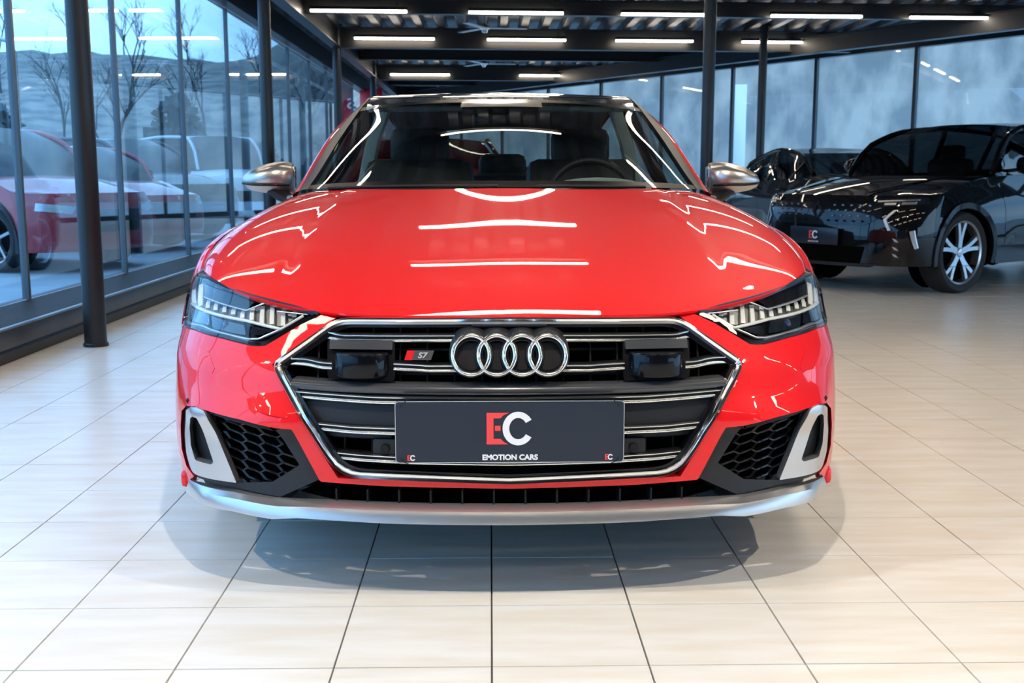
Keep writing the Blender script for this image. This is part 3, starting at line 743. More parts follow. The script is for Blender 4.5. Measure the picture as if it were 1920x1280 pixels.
for sx, zz in ((-1, .500), (1, .500), (-1, .376), (1, .376)):
    M = MB().tube([(sx * .262, yp - .002, zz), (sx * .256, yp - .004, zz + .008 * (1 if zz > .44 else -1)), (sx * .244, yp + .002, pz1 + .004 if zz > .44 else pz0 - .002)], .0012, 6); M.build('cable_tie', M_BLK, pl)
# ---- headlights
for s in (-1, 1):
    hl = fas('headlight', M_BLKG, A_HL, car, off=.055, depth=0, mirror=False, side=s)
    def hsw(pts, name, m, w_, off, parent=hl, dense=.02, d_=.008):
        M = MB(); M.sweep([on(x, z, off) for x, z in densify(pts, dense, False)], (0, -1, 0), [(-w_, -d_), (-w_, 0), (-w_ * .4, w_ * .5), (w_ * .4, w_ * .5), (w_, 0), (w_, -d_)]); return half(M, s).build(name, m, parent, angle=50)
    M = MB(); rim_ = densify(roundpoly(A_HL, .012), .012)
    M.sweep([on(x, z, .006) for x, z in rim_], (0, -1, 0), [(-.006, -.05), (-.006, .0), (.006, .0), (.006, -.05)], closed=True); half(M, s).build('housing_rim', M_BLKG, hl, angle=50)
    hsw(H_DRLU, 'light_blade', M_DRL, .0035, .014); hsw(H_TOPL, 'trim_strip', M_SATIN, .002, .016); hsw(H_TOPM, 'trim_strip', M_SATIN, .0015, .012); hsw(H_LOW[:5], 'lower_trim_strip', M_SATIN, .003, .018)
    hsw(H_LOW[4:], 'corner_reflector', M_SATIN, .007, .02)
    for k, (a, b) in enumerate(H_BARS):
        w_ = .0055 if k < 10 else .007
        M = MB(); pts = [on(lerp(a[0], b[0], t), lerp(a[1], b[1], t), .028 + .010 * (1 - t) - .004 * math.sin(PI * t)) for t in (0, .25, .5, .75, 1)]
        M.sweep(pts, (0, -1, 0), [(-w_, -.012), (-w_, 0), (w_, 0), (w_, -.012)]); half(M, s).build('light_segment', M_DRL, hl, angle=60)
    fas('segment_tray', mat('tray_grey', (.16, .16, .15), .3, metal=.5), [(.535, .692), (.575, .664), (.90, .683), (.90, .70), (.70, .694), (.63, .712), (.59, .706)], hl, off=.042, depth=.01, mirror=False, side=s)
    fas('upper_cover', M_BLKG, H_UPBLK, hl, off=.026, depth=.02, mirror=False, side=s)
    for nm, pp in (('projector_lens', H_LENS1), ('projector_lens', H_LENS2), ('projector_lens', H_LENS3)):
        pr = fas(nm, mat('lens_block', (.01, .013, .02), .08, coat=1), roundpoly(pp, .006), hl, off=.034, depth=.02, mirror=False, side=s)
    M = MB(); c = on(.735, .656, .045)
    M.lathe([(0, -.012), (.008, -.010), (.013, -.004), (.015, .006)], c=c, axis='y', n=20, cap=False); half(M, s).build('lens_dome', mat('lens_blue', (.03, .05, .12), .05, coat=1), hl)
    fas('headlight_cover', M_LENS, roundpoly(A_HL, .008), hl, off=-.001, depth=0, mirror=False, side=s, step=.015, angle=180)
# ---- bonnet
NS, NT = 60, 64
fr = [Vector((0, Ff(0, .7028), .7028))] + [Vector((x, Ff(x, z) + .001, z)) for x, z in (A_HOODF[2], A_HOODF[3], A_HOODF[4], A_HOODF[6], A_HOODF[8], A_HOODF[9])] + [Vector(A_SHUT[0])]
def halfcurve(pts, n):
    pts = [Vector(p) for p in pts]; pts[0].x = 0; return crv(pts, n)
import numpy as np
def bezfit(pts, n, deg=4, sym=False):
    """least-squares Bezier of low degree through noisy measured points, ends held; sym: level at the centre line"""
    P = [Vector(p) for p in pts]
    if sym: P[0].x = 0
    d = [0]
    for a, b in zip(P, P[1:]): d.append(d[-1] + (b - a).length)
    t = np.array(d) / d[-1]; A = np.array([[math.comb(deg, k) * u ** k * (1 - u) ** (deg - k) for k in range(deg + 1)] for u in t]); B = np.array([list(p) for p in P])
    cp = np.zeros((deg + 1, 3)); cp[0] = B[0]; cp[-1] = B[-1]
    if sym:   # control point 1 at the same u and z as point 0
        for ax in range(3):
            M_ = A[:, 1:-1] if ax == 0 else A[:, 2:-1]
            r = B[:, ax] - A[:, -1] * cp[-1, ax] - A[:, 0] * cp[0, ax] - (0 if ax == 0 else A[:, 1] * cp[0, ax])
            q = np.linalg.lstsq(np.vstack([M_, np.eye(M_.shape[1]) * 1e-4]), np.concatenate([r, np.zeros(M_.shape[1])]), rcond=None)[0]
            if ax == 0: cp[1:-1, 0] = q
            else: cp[1, ax] = cp[0, ax]; cp[2:-1, ax] = q
    else:
        r = B - np.outer(A[:, -1], cp[-1]) - np.outer(A[:, 0], cp[0]); cp[1:-1] = np.linalg.lstsq(A[:, 1:-1], r, rcond=None)[0]
    out = []
    for i in range(401):
        u = i / 400; out.append(Vector(sum(math.comb(deg, k) * u ** k * (1 - u) ** (deg - k) * cp[k] for k in range(deg + 1))))
    L = [0]
    for a, b in zip(out, out[1:]): L.append(L[-1] + (b - a).length)
    res = []; j = 0
    for k in range(n + 1):
        s = L[-1] * k / n
        while j < len(L) - 2 and L[j + 1] < s: j += 1
        res.append(out[j].lerp(out[j + 1], min(1, (s - L[j]) / max(1e-9, L[j + 1] - L[j]))))
    return res
Cf = bezfit(fr, NS, 5, True); Cr = bezfit(A_HREAR, NS, 4, True); Cc = bezfit([(0, y, z) for x, y, z in A_HCEN], NT, 3); Cs = bezfit(A_SHUT, NT, 3)
Cf[0] = Cc[0].copy(); Cr[0] = Cc[NT].copy()
rows = []; Z = []
for i in range(NT + 1):
    t = i / NT; row = []
    for j in range(NS + 1):
        s = j / NS
        s2 = s * s; row.append(Cf[j] * (1 - t) + Cr[j] * t + Cc[i] * (1 - s2) + Cs[i] * s2 - (Cf[0] * (1 - t) * (1 - s2) + Cf[NS] * (1 - t) * s2 + Cr[0] * t * (1 - s2) + Cr[NS] * t * s2))
    Z.append(row)
for it_ in range(0):    # relax ripples inherited from the edges, edges held
    Z = [Z[0]] + [[Z[i][0] * .5 + (Z[i - 1][0] + Z[i + 1][0]) * .25] + [Z[i][j] * .5 + (Z[i - 1][j] + Z[i + 1][j] + Z[i][j - 1] + Z[i][j + 1]) * .125 for j in range(1, NS)] + [Z[i][NS]] for i in range(1, NT)] + [Z[NT]]
for i in range(NT + 1):
    t = i / NT; row = []
    for j in range(NS + 1):
        s = j / NS
        p = Z[i][j].copy() if True else Cf[j] * (1 - t) + Cr[j] * t + Cc[i] * (1 - s) + Cs[i] * s - (Cf[0] * (1 - t) * (1 - s) + Cf[NS] * (1 - t) * s + Cr[0] * t * (1 - s) + Cr[NS] * t * s)
        b = .6 * 4 * s * s * (1 - s * s) * (1 - (2 * t - 1) ** 2)
        p = p + Vector((0, 0, .022 * b))
        sc = lerp(.50, .66, t)
        p.z -= .0055 * sstep(sc - .012, sc + .022, s) * sstep(0, .25, t) * (1 - .3 * t)
        p.z -= .012 * math.exp(-((t) / .035) ** 2) * 0
        row.append(p)
    rows.append([Vector((-p.x, p.y, p.z)) for p in reversed(row[1:])] + row)
M = MB().grid(rows)
n_ = len(rows[0]); fe = rows[0]
M.grid([[p + Vector((0, .012, -.012)) for p in fe], [p + Vector((0, .002, -.005)) for p in fe], fe])
for sgn in (0, -1):
    e_ = [r[sgn] for r in rows]; q_ = [p + Vector((.004 * (1 if sgn == 0 else -1), 0, -.025)) for p in e_]
    M.grid([e_, q_] if sgn else [q_, e_])
bonnet = M.build('bonnet', M_RED, car, angle=28)
M = MB().sweep([(x, Ff(x, .694) + .02, .694) for x in [k * .04 for k in range(-12, 13)]], (0, -1, 0), [(-.009, -.02), (-.009, 0), (.009, 0), (.009, -.02)]); M.build('bonnet_gap_seal', M_BLK, car)
# ---- body sides
def bx_(u, z):
    """half width of the body side at distance u behind the nose, height z (.2..~.9)"""
    w0 = Wz(min(z, .62)); base = pchip([(.3, 0), (.9, .012), (1.6, -.004), (2.6, -.004), (3.8, .012), (4.4, -.02), (4.75, -.09), (4.96, -.26)], u)
    belt = -.055 * sstep(.62, .98, z) - .03 * math.exp(-((z - .40) / .09) ** 2) * sstep(1.5, 1.8, u) * (1 - sstep(3.2, 3.5, u))
    return w0 + base + belt
WB0, WB1, AR, AZ = .92, 3.846, .365, .335
def arch(u0, a0, a1, n=16): return [(u0 + AR * math.cos(math.radians(lerp(a0, a1, k / n))), AZ + AR * math.sin(math.radians(lerp(a0, a1, k / n)))) for k in range(n + 1)]
za = math.degrees(math.asin((.21 - AZ) / AR))
ff = [(.56, .612), (1.55, .612), (1.58, .4), (1.56, .21)] + arch(WB0, za, 180 - za)
ff = [p for p in ff if p[0] > .55 or p[1] > .5]
ff = [(.585, .612), (1.585, .612), (1.60, .4), (1.56, .21)] + [p for p in arch(WB0, za, 180 - za)]
sidep = {'front_fender': ff, 'front_door': [(1.592, .612), (2.735, .612), (2.735, .21), (1.567, .21), (1.607, .4)],
         'rear_door': [(2.742, .612), (3.62, .612), (3.55, .50), (3.44, .21), (2.742, .21)],
         'rear_quarter': [(3.627, .612), (4.90, .612), (4.92, .45), (4.88, .25)] + [p for p in arch(WB1, za, 180 - za)] + [(3.557, .50)]}
beltz = [(1.5, .955), (2.0, .955), (2.7, .965), (3.5, .985), (4.1, .99), (4.6, .985), (4.9, .95)]
for s in (-1, 1):
    for nm, pp in sidep.items():
        M = MB()
        if nm == 'front_fender':
            # upper part: from bonnet shut line over the shoulder down to z = .612
            A_ = crv([Vector(p) + Vector((.0095, 0, -.004)) for p in A_SHUT] + [Vector((.79, 1.585, .956))], 40)
            Fr = crv([Vector(p) for p in A_FEND_F], 14)
            Re = crv([(.79, 1.585, .956), (.835, 1.585, .925), (.875, 1.585, .84), (.905, 1.585, .72), (bx_(1.585, .612), 1.585, .612)], 14)
            Lo = crv([(A_FEND_F[-1][0], A_FEND_F[-1][1], .612)] + [(bx_(u, .612), u, .612) for u in (.8, 1.0, 1.2, 1.4, 1.585)], 40)
            g_ = []
            for i in range(41):
                t = i / 40; r_ = []
                for j in range(15):
                    v = j / 14
                    p = A_[i] * (1 - v) + Lo[i] * v + Fr[j] * (1 - t) + Re[j] * t - (A_[0] * (1 - t) * (1 - v) + A_[40] * t * (1 - v) + Lo[0] * (1 - t) * v + Lo[40] * t * v)
                    bul = math.sin(PI * v) * math.sin(PI * t)
                    r_.append(p + Vector((.018 * bul, 0, .012 * bul)))
                g_.append(r_)
            M.grid(g_)
            # return between the lamp / bumper edge and the wheel arch
            hin = sorted([(z, x, Ff(x, z)) for x, z in A_HL[5:9]]); fo = sorted([(q[2], q[0], q[1]) for q in A_FEND_F]); st_ = []
            for k in range(23):
                z = lerp(.765, .215, k / 22)
                if z > .635: xi = pchip([(a, b) for a, b, c in hin], z); ui = pchip([(a, c) for a, b, c in hin], z) + .004
                else: xi = Wz(z) * .9995; ui = Ff(xi, z)
                if z > .612: xo = pchip([(a, b) for a, b, c in fo], z); uo = pchip([(a, c) for a, b, c in fo], z) + .012
                else: uo = WB0 - math.sqrt(max(0, AR * AR - (z - AZ) ** 2)); uo = max(uo, ui + .004) + .004; xo = bx_(uo, z)
                st_.append([(xi, ui, z), (lerp(xi, xo, .6), lerp(ui, uo, .5), z), (xo, uo, z)])
            M.grid(st_)
        elif nm != 'front_fender':
            u0, u1 = {'front_door': (1.592, 2.735), 'rear_door': (2.742, 3.66), 'rear_quarter': (3.667, 4.90)}[nm]
            g_ = []
            for i in range(25):
                u = lerp(u0, u1, i / 24); zb_ = pchip(beltz, u); r_ = []
                for j in range(11):
                    v = j / 10; z = lerp(zb_, .612, v); x = bx_(u, z) - (.055 * (1 - v) ** 3 + .02 * (1 - v))
                    r_.append((x, u, z))
                g_.append(r_)
            M.grid(g_)
        ov, tris, loops = cdt(densify(pp, .05), [], .06)
        a2 = sum((ov[t[1]] - ov[t[0]]).cross(ov[t[2]] - ov[t[0]]) for t in tris)
        M.add([(bx_(v.x, v.y), v.x, v.y) for v in ov], [tuple(t) if a2 > 0 else tuple(reversed(t)) for t in tris])
        l = [ov[i] for i in loops[0]]; n = len(l)
        M.add([(bx_(v.x, v.y), v.x, v.y) for v in l] + [(bx_(v.x, v.y) - .03, v.x, v.y) for v in l], [(i, (i + 1) % n, n + (i + 1) % n, n + i) for i in range(n) if not (l[i].y > .605 and l[(i + 1) % n].y > .605)])
        o = half(M, s).build(nm, M_RED, car, angle=40, weld=2e-4)
        if 'door' in nm:
            hu = {'front_door': 2.5, 'rear_door': 3.42}[nm]
            MB().tube([(s * (bx_(hu - .1, .85) - .02), hu - .1, .85), (s * (bx_(hu, .85) + .03), hu - .08, .85), (s * (bx_(hu, .85) + .03), hu + .08, .852), (s * (bx_(hu + .1, .85) - .02), hu + .1, .852)], .011, 8).build('door_handle', M_RED, o)
    MB().beam((s * .90, 1.3, .19), (s * .90, 3.5, .19), .07, .06).build('sill', M_BLK, car)
# ---- rear end
M = MB(); g_ = []
for i in range(15):
    z = lerp(.25, .95, i / 14); r_ = []
    for j in range(-12, 13):
        v = j / 12; wx = bx_(4.88, z) - .0; r_.append((wx * math.sin(v * PI / 2 * .999), 4.88 + .12 * (1 - abs(v) ** 3) * (1 - .2 * (z - .25)), z))
    g_.append(r_)
M.grid(g_); M.build('rear_bumper', M_RED, car)
# ---- windscreen, roof, pillars
A_WS_B[0] = (0, *A_WS_B[0][1:]); A_WS_T[0] = (0, *A_WS_T[0][1:]); WB = bezfit(A_WS_B, 24, 3, True); WT_ = bezfit(A_WS_T, 24, 3, True); WC = crv([A_WS_B[0], (A_WS_B[0][0], 1.58, 1.185), A_WS_T[0]], 20); WS = crv(A_WS_S, 20)
def coons(Cf, Cr, Cc, Cs):
    n, m = len(Cf) - 1, len(Cc) - 1; rows = []
    for i in range(m + 1):
        t = i / m; row = []
        for j in range(n + 1):
            s = j / n
            s2 = s * s; row.append(Cf[j] * (1 - t) + Cr[j] * t + Cc[i] * (1 - s2) + Cs[i] * s2 - (Cf[0] * (1 - t) * (1 - s2) + Cf[n] * (1 - t) * s2 + Cr[0] * t * (1 - s2) + Cr[n] * t * s2))
        rows.append([Vector((-p.x, p.y, p.z)) for p in reversed(row[1:])] + row)
    return rows
ws = coons(WB, WT_, WC, WS)
for i, r in enumerate(ws):
    for j, p in enumerate(r):
        t = i / 20; s = abs(j - 24) / 24; p.z += .022 * math.sin(PI * t) * (1 - s ** 2)
M = MB().grid(ws); wsh = M.build('windscreen', M_WIND, car, angle=180)
# ceramic frit band
def band(k0, k1, name, lo=.0015):
    M = MB(); return M
M = MB(); M.grid([[p + Vector((0, -.001, .002)) for p in r] for r in ws[0:2]]); M.grid([[p + Vector((0, -.001, .002)) for p in r] for r in ws[19:]])
M.build('frit_band', M_BLKG, wsh)
M = MB(); M.grid([[p + Vector((0, -.002, .003)) for p in r[18:31]] for r in ws[17:20]]); M.build('camera_housing', M_BLKG, wsh)
# cowl panel with wipers
M = MB(); cw0 = coons(halfcurve(A_HREAR, 24), halfcurve([(0, 1.27, .992), (.27, 1.30, .99), (.541, 1.40, .985), (.73, 1.52, .965)], 24), crv([(0, 1.19, .98), (0, 1.27, .992)], 3), crv([(.781, 1.5, .945), (.73, 1.54, .965)], 3))
M.grid([[p + Vector((0, 0, -.014)) for p in r] for r in cw0]); M.build('cowl', M_BLK, car)
for pts in ([(-.62, 1.36, .998), (-.35, 1.265, 1.006), (-.02, 1.215, 1.007)], [(-.02, 1.235, 1.005), (.22, 1.235, 1.006), (.50, 1.31, 1.003)]):
    MB().tube(crv(pts, 12), .006, 8).build('wiper', M_BLK, car)
# pillar surfaces: between glass edge and side outline
PS = crv(A_ROOF_S, 30)
gl_ = crv(A_WS_S + [(.575, 2.3, 1.362), (.57, 2.45, 1.385), (.56, 2.62, 1.402)], 30)
for s in (-1, 1):
    M = MB(); g_ = []
    for i in range(31):
        a_, b_ = gl_[i] + Vector((0, 0, .001)), PS[i]
        g_.append([a_ + Vector((0, .02, -.02)), a_ + Vector((.0, 0, .003)), a_.lerp(b_, .35) + Vector((0, 0, .006)), a_.lerp(b_, .62) + Vector((0, 0, .005))])
    M.grid(g_); half(M, s).build('pillar_trim', mat('pillar_graphite', (.03, .03, .03), .4, metal=.2), car, angle=60)
    M = MB(); g_ = []
    for i in range(31):
        a_, b_ = gl_[i], PS[i]
        g_.append([a_.lerp(b_, .62) + Vector((0, 0, .006)), a_.lerp(b_, .85) + Vector((0, 0, .006)), b_ + Vector((.002, 0, 0)), b_ + Vector((.002, .03, -.02))])
    M.grid(g_)
    # roof rail on to the tail
    rr = [Vector((.575, 2.62, 1.397)), Vector((.57, 3.1, 1.385)), Vector((.555, 3.6, 1.315)), Vector((.55, 4.1, 1.19)), Vector((.60, 4.6, 1.02))]
    rc_ = crv(rr, 30); M.grid([[p + Vector((-.015, 0, .008)), p + Vector((.005, 0, .003)), p + Vector((.012, 0, -.03))] for p in rc_])
    half(M, s).build('roof_rail', M_RED, car, angle=60)
# roof
rc0 = halfcurve([(0, 1.975, 1.341), (.176, 1.99, 1.339), (.399, 2.045, 1.333), (.575, 2.18, 1.328)], 20)
RB = halfcurve([(0, 3.75, 1.325), (.3, 3.74, 1.318), (.55, 3.62, 1.308)], 20)
RC_ = crv([(0, 1.975, 1.341), (0, 2.25, 1.386), (0, 2.7, 1.424), (0, 3.2, 1.41), (0, 3.75, 1.325)], 30)
RS = crv([(.575, 2.18, 1.328), (.572, 2.35, 1.372), (.568, 2.62, 1.401), (.565, 3.1, 1.388), (.55, 3.62, 1.308)], 30)
roof = coons(rc0, RB, RC_, RS)
MB().grid(roof).build('roof', mat('roof_black', (.008, .008, .009), .12, coat=1), car, angle=180)
# rear window and boot lid
rw = coons(RB, halfcurve([(0, 4.55, 1.08), (.3, 4.53, 1.075), (.58, 4.45, 1.06)], 20), crv([RB[0], (0, 4.15, 1.215), (0, 4.55, 1.08)], 10), crv([RB[-1], (.56, 4.05, 1.19), (.58, 4.45, 1.06)], 10))
MB().grid(rw).build('rear_window', M_WIND, car, angle=180)
bl_ = coons(halfcurve([(0, 4.55, 1.08), (.3, 4.53, 1.075), (.58, 4.45, 1.06)], 20), halfcurve([(0, 5.0, .95), (.5, 4.97, .95), (.80, 4.80, .95)], 20), crv([(0, 4.55, 1.08), (0, 4.9, 1.03), (0, 5.0, .95)], 8), crv([(.58, 4.45, 1.06), (.72, 4.65, 1.0), (.80, 4.80, .95)], 8))
MB().grid(bl_).build('boot_lid', M_RED, car, angle=180)
# side glass
for s in (-1, 1):
    for nm, u0, u1 in (('front_side_window', 1.66, 2.68), ('rear_side_window', 2.74, 4.25)):
        M = MB(); g_ = []
        for i in range(17):
            u = lerp(u0, u1, i / 16); zb_ = pchip(beltz, u); xb = bx_(u, zb_) - .085
            zt = pchip([(1.55, .99), (1.64, 1.012), (2.05, 1.205), (2.32, 1.325), (2.62, 1.385), (3.1, 1.37), (3.6, 1.30), (4.1, 1.175), (4.4, 1.08)], u)
            xt = pchip([(1.55, .775), (1.64, .757), (2.05, .694), (2.32, .612), (2.62, .585), (3.1, .582), (3.6, .562), (4.1, .56), (4.4, .58)], u)
            g_.append([Vector((lerp(xb, xt, v) + .012 * math.sin(PI * v), u, lerp(zb_ - .01, max(zt, zb_), v))) for v in (0, .33, .66, 1)])
        M.grid(g_); half(M, s).build(nm, M_WIND, car, angle=180)
        if nm == 'rear_side_window':
            p0, p1 = g_[0][0], g_[0][3]
            MB().beam((s * p0.x, 2.71, p0.z), (s * p1.x, 2.71, p1.z), .06, .02, up=(0, 1, 0)).build('door_pillar', M_BLKG, car)
    g_ = [(s * (bx_(u, pchip(beltz, u)) - .072), u, pchip(beltz, u) + .004) for u in [1.6 + .1 * k for k in range(29)]]
    MB().tube(g_, .008, 8).build('window_trim', M_SATIN, car)
# ---- mirrors
for s in (-1, 1):
    M = MB()
    # shell: rings from the inboard end to the tip, ring centre (x, z), half heights
    st = [(.827, 1.034, .001, .05), (.829, 1.034, .056, .055), (.86, 1.036, .060, .075), (.90, 1.036, .058, .085), (.95, 1.032, .050, .085), (.99, 1.026, .038, .07), (1.018, 1.022, .024, .05), (1.030, 1.020, .006, .02)]
    n = 24; rings = []
    for x, zc, hh, dd in st:
        r_ = []
        for k in range(n):
            q = 2 * PI * k / n; c_, s_ = math.cos(q), math.sin(q)
            zz = zc + hh * (abs(s_) ** .8) * (1 if s_ > 0 else -1.15); yy = 1.85 - dd * (abs(c_) ** .8) * (1 if c_ > 0 else -.45)
            r_.append((x, yy, zz))
        r_.append(r_[0]); rings.append(r_)
    M.grid(rings); M.v = [(x, y, z) for x, y, z in M.v]
    mr = half(M, s).build('wing_mirror', M_SATIN2, car, angle=50, weld=1e-5)
    # lower dark shell
    M = MB(); rings = []
    for x, zc, hh, dd in [(.84, 1.0, .028, .07), (.90, .995, .032, .088), (.96, 1.0, .026, .083), (1.01, 1.01, .016, .06)]:
        r_ = [(x, 1.852 - (dd + .004) * math.cos(q) * (1 if math.cos(q) > 0 else -.45 * -1), zc - hh * abs(math.sin(q)) * 1.15 - .006) for q in [PI * .5 * (k - 6) / 6 for k in range(13)]]
        rings.append([(a, 1.852 - (dd + .003) * math.cos(PI * (k - 6) / 12), zc - .012 - hh * .9 * (1 - 0) * (1 - (abs(k - 6) / 6) ** 2) * 0 - 0) for k, (a, b, c_) in enumerate(r_)])
    M = MB(); pts = [(x, 1.85 - d_, z) for x, z, d_ in ((.835, 1.003, .068), (.86, 1.005, .080), (.90, 1.005, .091), (.95, 1.005, .089), (.99, 1.008, .073), (1.02, 1.012, .05))]
    M.tube(crv(pts, 14), .0045, 8); half(M, s).build('indicator_strip', M_BLKG, mr)
    M = MB().tube([(.905, 1.83, .985), (.87, 1.80, .965), (.82, 1.76, .945), (.775, 1.72, .935)], [.03, .032, .03, .035], 12, sx=1.2, sy=.7); half(M, s).build('mirror_foot', M_BLK, mr)
    M = MB().box((.826, 1.86, 1.034), (.004, .06, .085), bev=.0015); half(M, s).build('mirror_edge', M_CHROME, mr)
# ---- wheels
def wheel(parent, x, u, r, w_, s, spokes=5, m=M_ALU, rimr=None, zc=None, double=True):
    rimr = rimr or r * .76; e = empty('wheel', (x, u, zc or r)); e.parent = parent
    hw = w_ / 2
    prof = [(rimr * .97, -hw * .8), (rimr, -hw * .86), (r * .93, -hw), (r * .985, -hw * .82), (r, -hw * .55), (r, hw * .55), (r * .985, hw * .82), (r * .93, hw), (rimr, hw * .86), (rimr * .97, hw * .8)]
    M = MB().lathe(prof, axis='x', n=48, cap=False)
    for q in (-.32, 0, .32): pass
    M.build('tyre', M_RUB, e, angle=50)
    M = MB().lathe([(rimr * 1.0, hw * .88 * s), (rimr * .94, hw * .80 * s), (rimr * .92, hw * .2 * s), (rimr * .9, -hw * .6 * s)], axis='x', n=48, cap=False); M.build('rim', m, e)
    M = MB().lathe([(0, hw * .25 * s), (rimr * .9, hw * .2 * s)], axis='x', n=32, cap=False); M.build('wheel_back', M_DARKIN, e)
    M = MB().lathe([(0, hw * .72 * s), (rimr * .12, hw * .70 * s), (rimr * .17, hw * .6 * s), (rimr * .2, hw * .3 * s)], axis='x', n=24, cap=False); M.build('hub', m, e)
    for k in range(spokes):
        a_ = 2 * PI * k / spokes + .3
        for dd in ((-.13, .13) if double else (0,)):
            M = MB(); pts = []
            for t in (.14, .4, .7, .955):
                aa = a_ + dd * (1.9 if t < .3 else 1.25 * (t + .2)); pts.append((hw * s * (.62 + .12 * t), rimr * t * math.cos(aa), rimr * t * math.sin(aa)))
            M.sweep(pts, (s, 0, 0), [(-rimr * .075, -.03), (-rimr * .06, 0), (rimr * .06, 0), (rimr * .075, -.03)]); M.build('spoke', m, e)
    return e
for s in (-1, 1):
    for u in (WB0, WB1):
        wheel(car, s * .80, u, .345, .25, s)
        M = MB(); pr = [(.80 - .17, 0), (.80 + .1, 0)]
        M.lathe([(AR + .0, s * .60), (AR + .0, s * .905)], c=(0, u, AZ), axis='x', n=40, cap=False); M.v = [(a, b, max(.2, c)) for a, b, c in M.v]; M.build('wheel_well', M_DARKIN, car)
MB().box((0, 2.6, .25), (1.35, 4.4, .16), bev=.05).build('underbody', M_DARKIN, car)
MB().box((0, .55, .42), (1.2, .5, .36), bev=.03).build('radiator_core', M_DARKIN, car)
MB().box((0, 1.0, .52), (1.2, .6, .36), bev=.05).build('engine_block', M_DARKIN, car)
# ---- cabin
cab = MB().box((0, 2.85, .45), (1.5, 2.9, .06)).build('cabin_floor', M_CLOTH, car)
g_ = []
for u, z in ((1.36, .965), (1.5, .975), (1.68, .97), (1.78, .93), (1.82, .80), (1.80, .55)):
    g_.append([(x / 10 * .74, u + .05 * abs(x / 10) ** 2, z) for x in range(-10, 11)])
MB().grid(g_).build('dashboard', M_CLOTH, car, angle=60)
MB().tube([(.18 + .15 * 0, 1.66, .965)] + [(.37 + .2 * math.cos(q), 1.68, .965 + .05 * math.sin(q)) for q in [PI - PI * k / 10 for k in range(11)]], .02, 8).build('instrument_hood', M_PALE, car)
swh = empty('steering_wheel', (.37, 1.97, .93)); swh.parent = car
M = MB().tube([(.185 * math.cos(2 * PI * k / 40), .185 * math.sin(2 * PI * k / 40) * .38, .185 * math.sin(2 * PI * k / 40) * .93) for k in range(40)], .016, 10, closed=True); M.build('rim', M_CLOTH, swh)
for aa in (0, PI, -PI / 2): MB().tube([(0, 0, 0), (.175 * math.cos(aa), .175 * math.sin(aa) * .38, .175 * math.sin(aa) * .93)], .016, 8).build('spoke', M_SATIN, swh)
MB().lathe([(0, -.02), (.05, -.015), (.06, 0), (.05, .02)], axis='y', n=20).build('hub', M_CLOTH, swh)
def seat(x, u, name='seat', wid=.5):
    e = empty(name, (x, u, 0)); e.parent = car
    MB().box((0, -.22, .58), (wid, .52, .16), bev=.05).build('cushion', M_CLOTH, e)
    MB().box((0, .12, .84), (wid, .14, .56), rot=Matrix.Rotation(math.radians(-14), 3, 'X'), bev=.055).build('backrest', M_CLOTH, e)
    MB().box((0, .22, 1.17), (.27, .1, .18), rot=Matrix.Rotation(math.radians(-8), 3, 'X'), bev=.045).build('headrest', M_CLOTH, e)
    for dx in (-.06, .06): MB().tube([(dx, .19, 1.04), (dx, .21, 1.12)], .006, 6).build('headrest_post', M_SATIN, e)
seat(-.37, 2.35); seat(.37, 2.35)
rs = empty('rear_bench', (0, 3.3, 0)); rs.parent = car
MB().box((0, -.2, .55), (1.3, .5, .16), bev=.05).build('cushion', M_CLOTH, rs); MB().box((0, .15, .80), (1.3, .14, .5), bev=.05).build('backrest', M_CLOTH, rs)
for x in (-.42, .02, .42): MB().box((x, .2, 1.09), (.26, .1, .13), bev=.04).build('headrest', M_CLOTH, rs)
MB().box((0, 2.08, 1.265), (.24, .03, .06), bev=.012).build('rear_view_mirror', M_BLK, car)
for s in (-1, 1):
    MB().box((s * .36, 2.14, 1.318), (.40, .10, .02), bev=.008).build('sun_visor', M_PALE, car)
    M = MB(); g_ = []
    for i in range(12):
        u = 1.62 + i * .2; g_.append([(s * .75, u, .5), (s * .755, u, .78), (s * .74, u, pchip(beltz, u) - .02)])
    M.grid(g_); M.build('door_lining', M_CLOTH, car)
    M = MB().tube([(s * .66, 2.72, .92), (s * .60, 2.71, 1.2), (s * .54, 2.70, 1.36)], .035, 8, sx=.5); M.build('inner_pillar', M_PALE, car)
MB().grid([[p + Vector((0, 0, -.03)) for p in r] for r in roof[2:]]).build('headliner', mat('headliner_grey', (.10, .10, .10), .9), car)
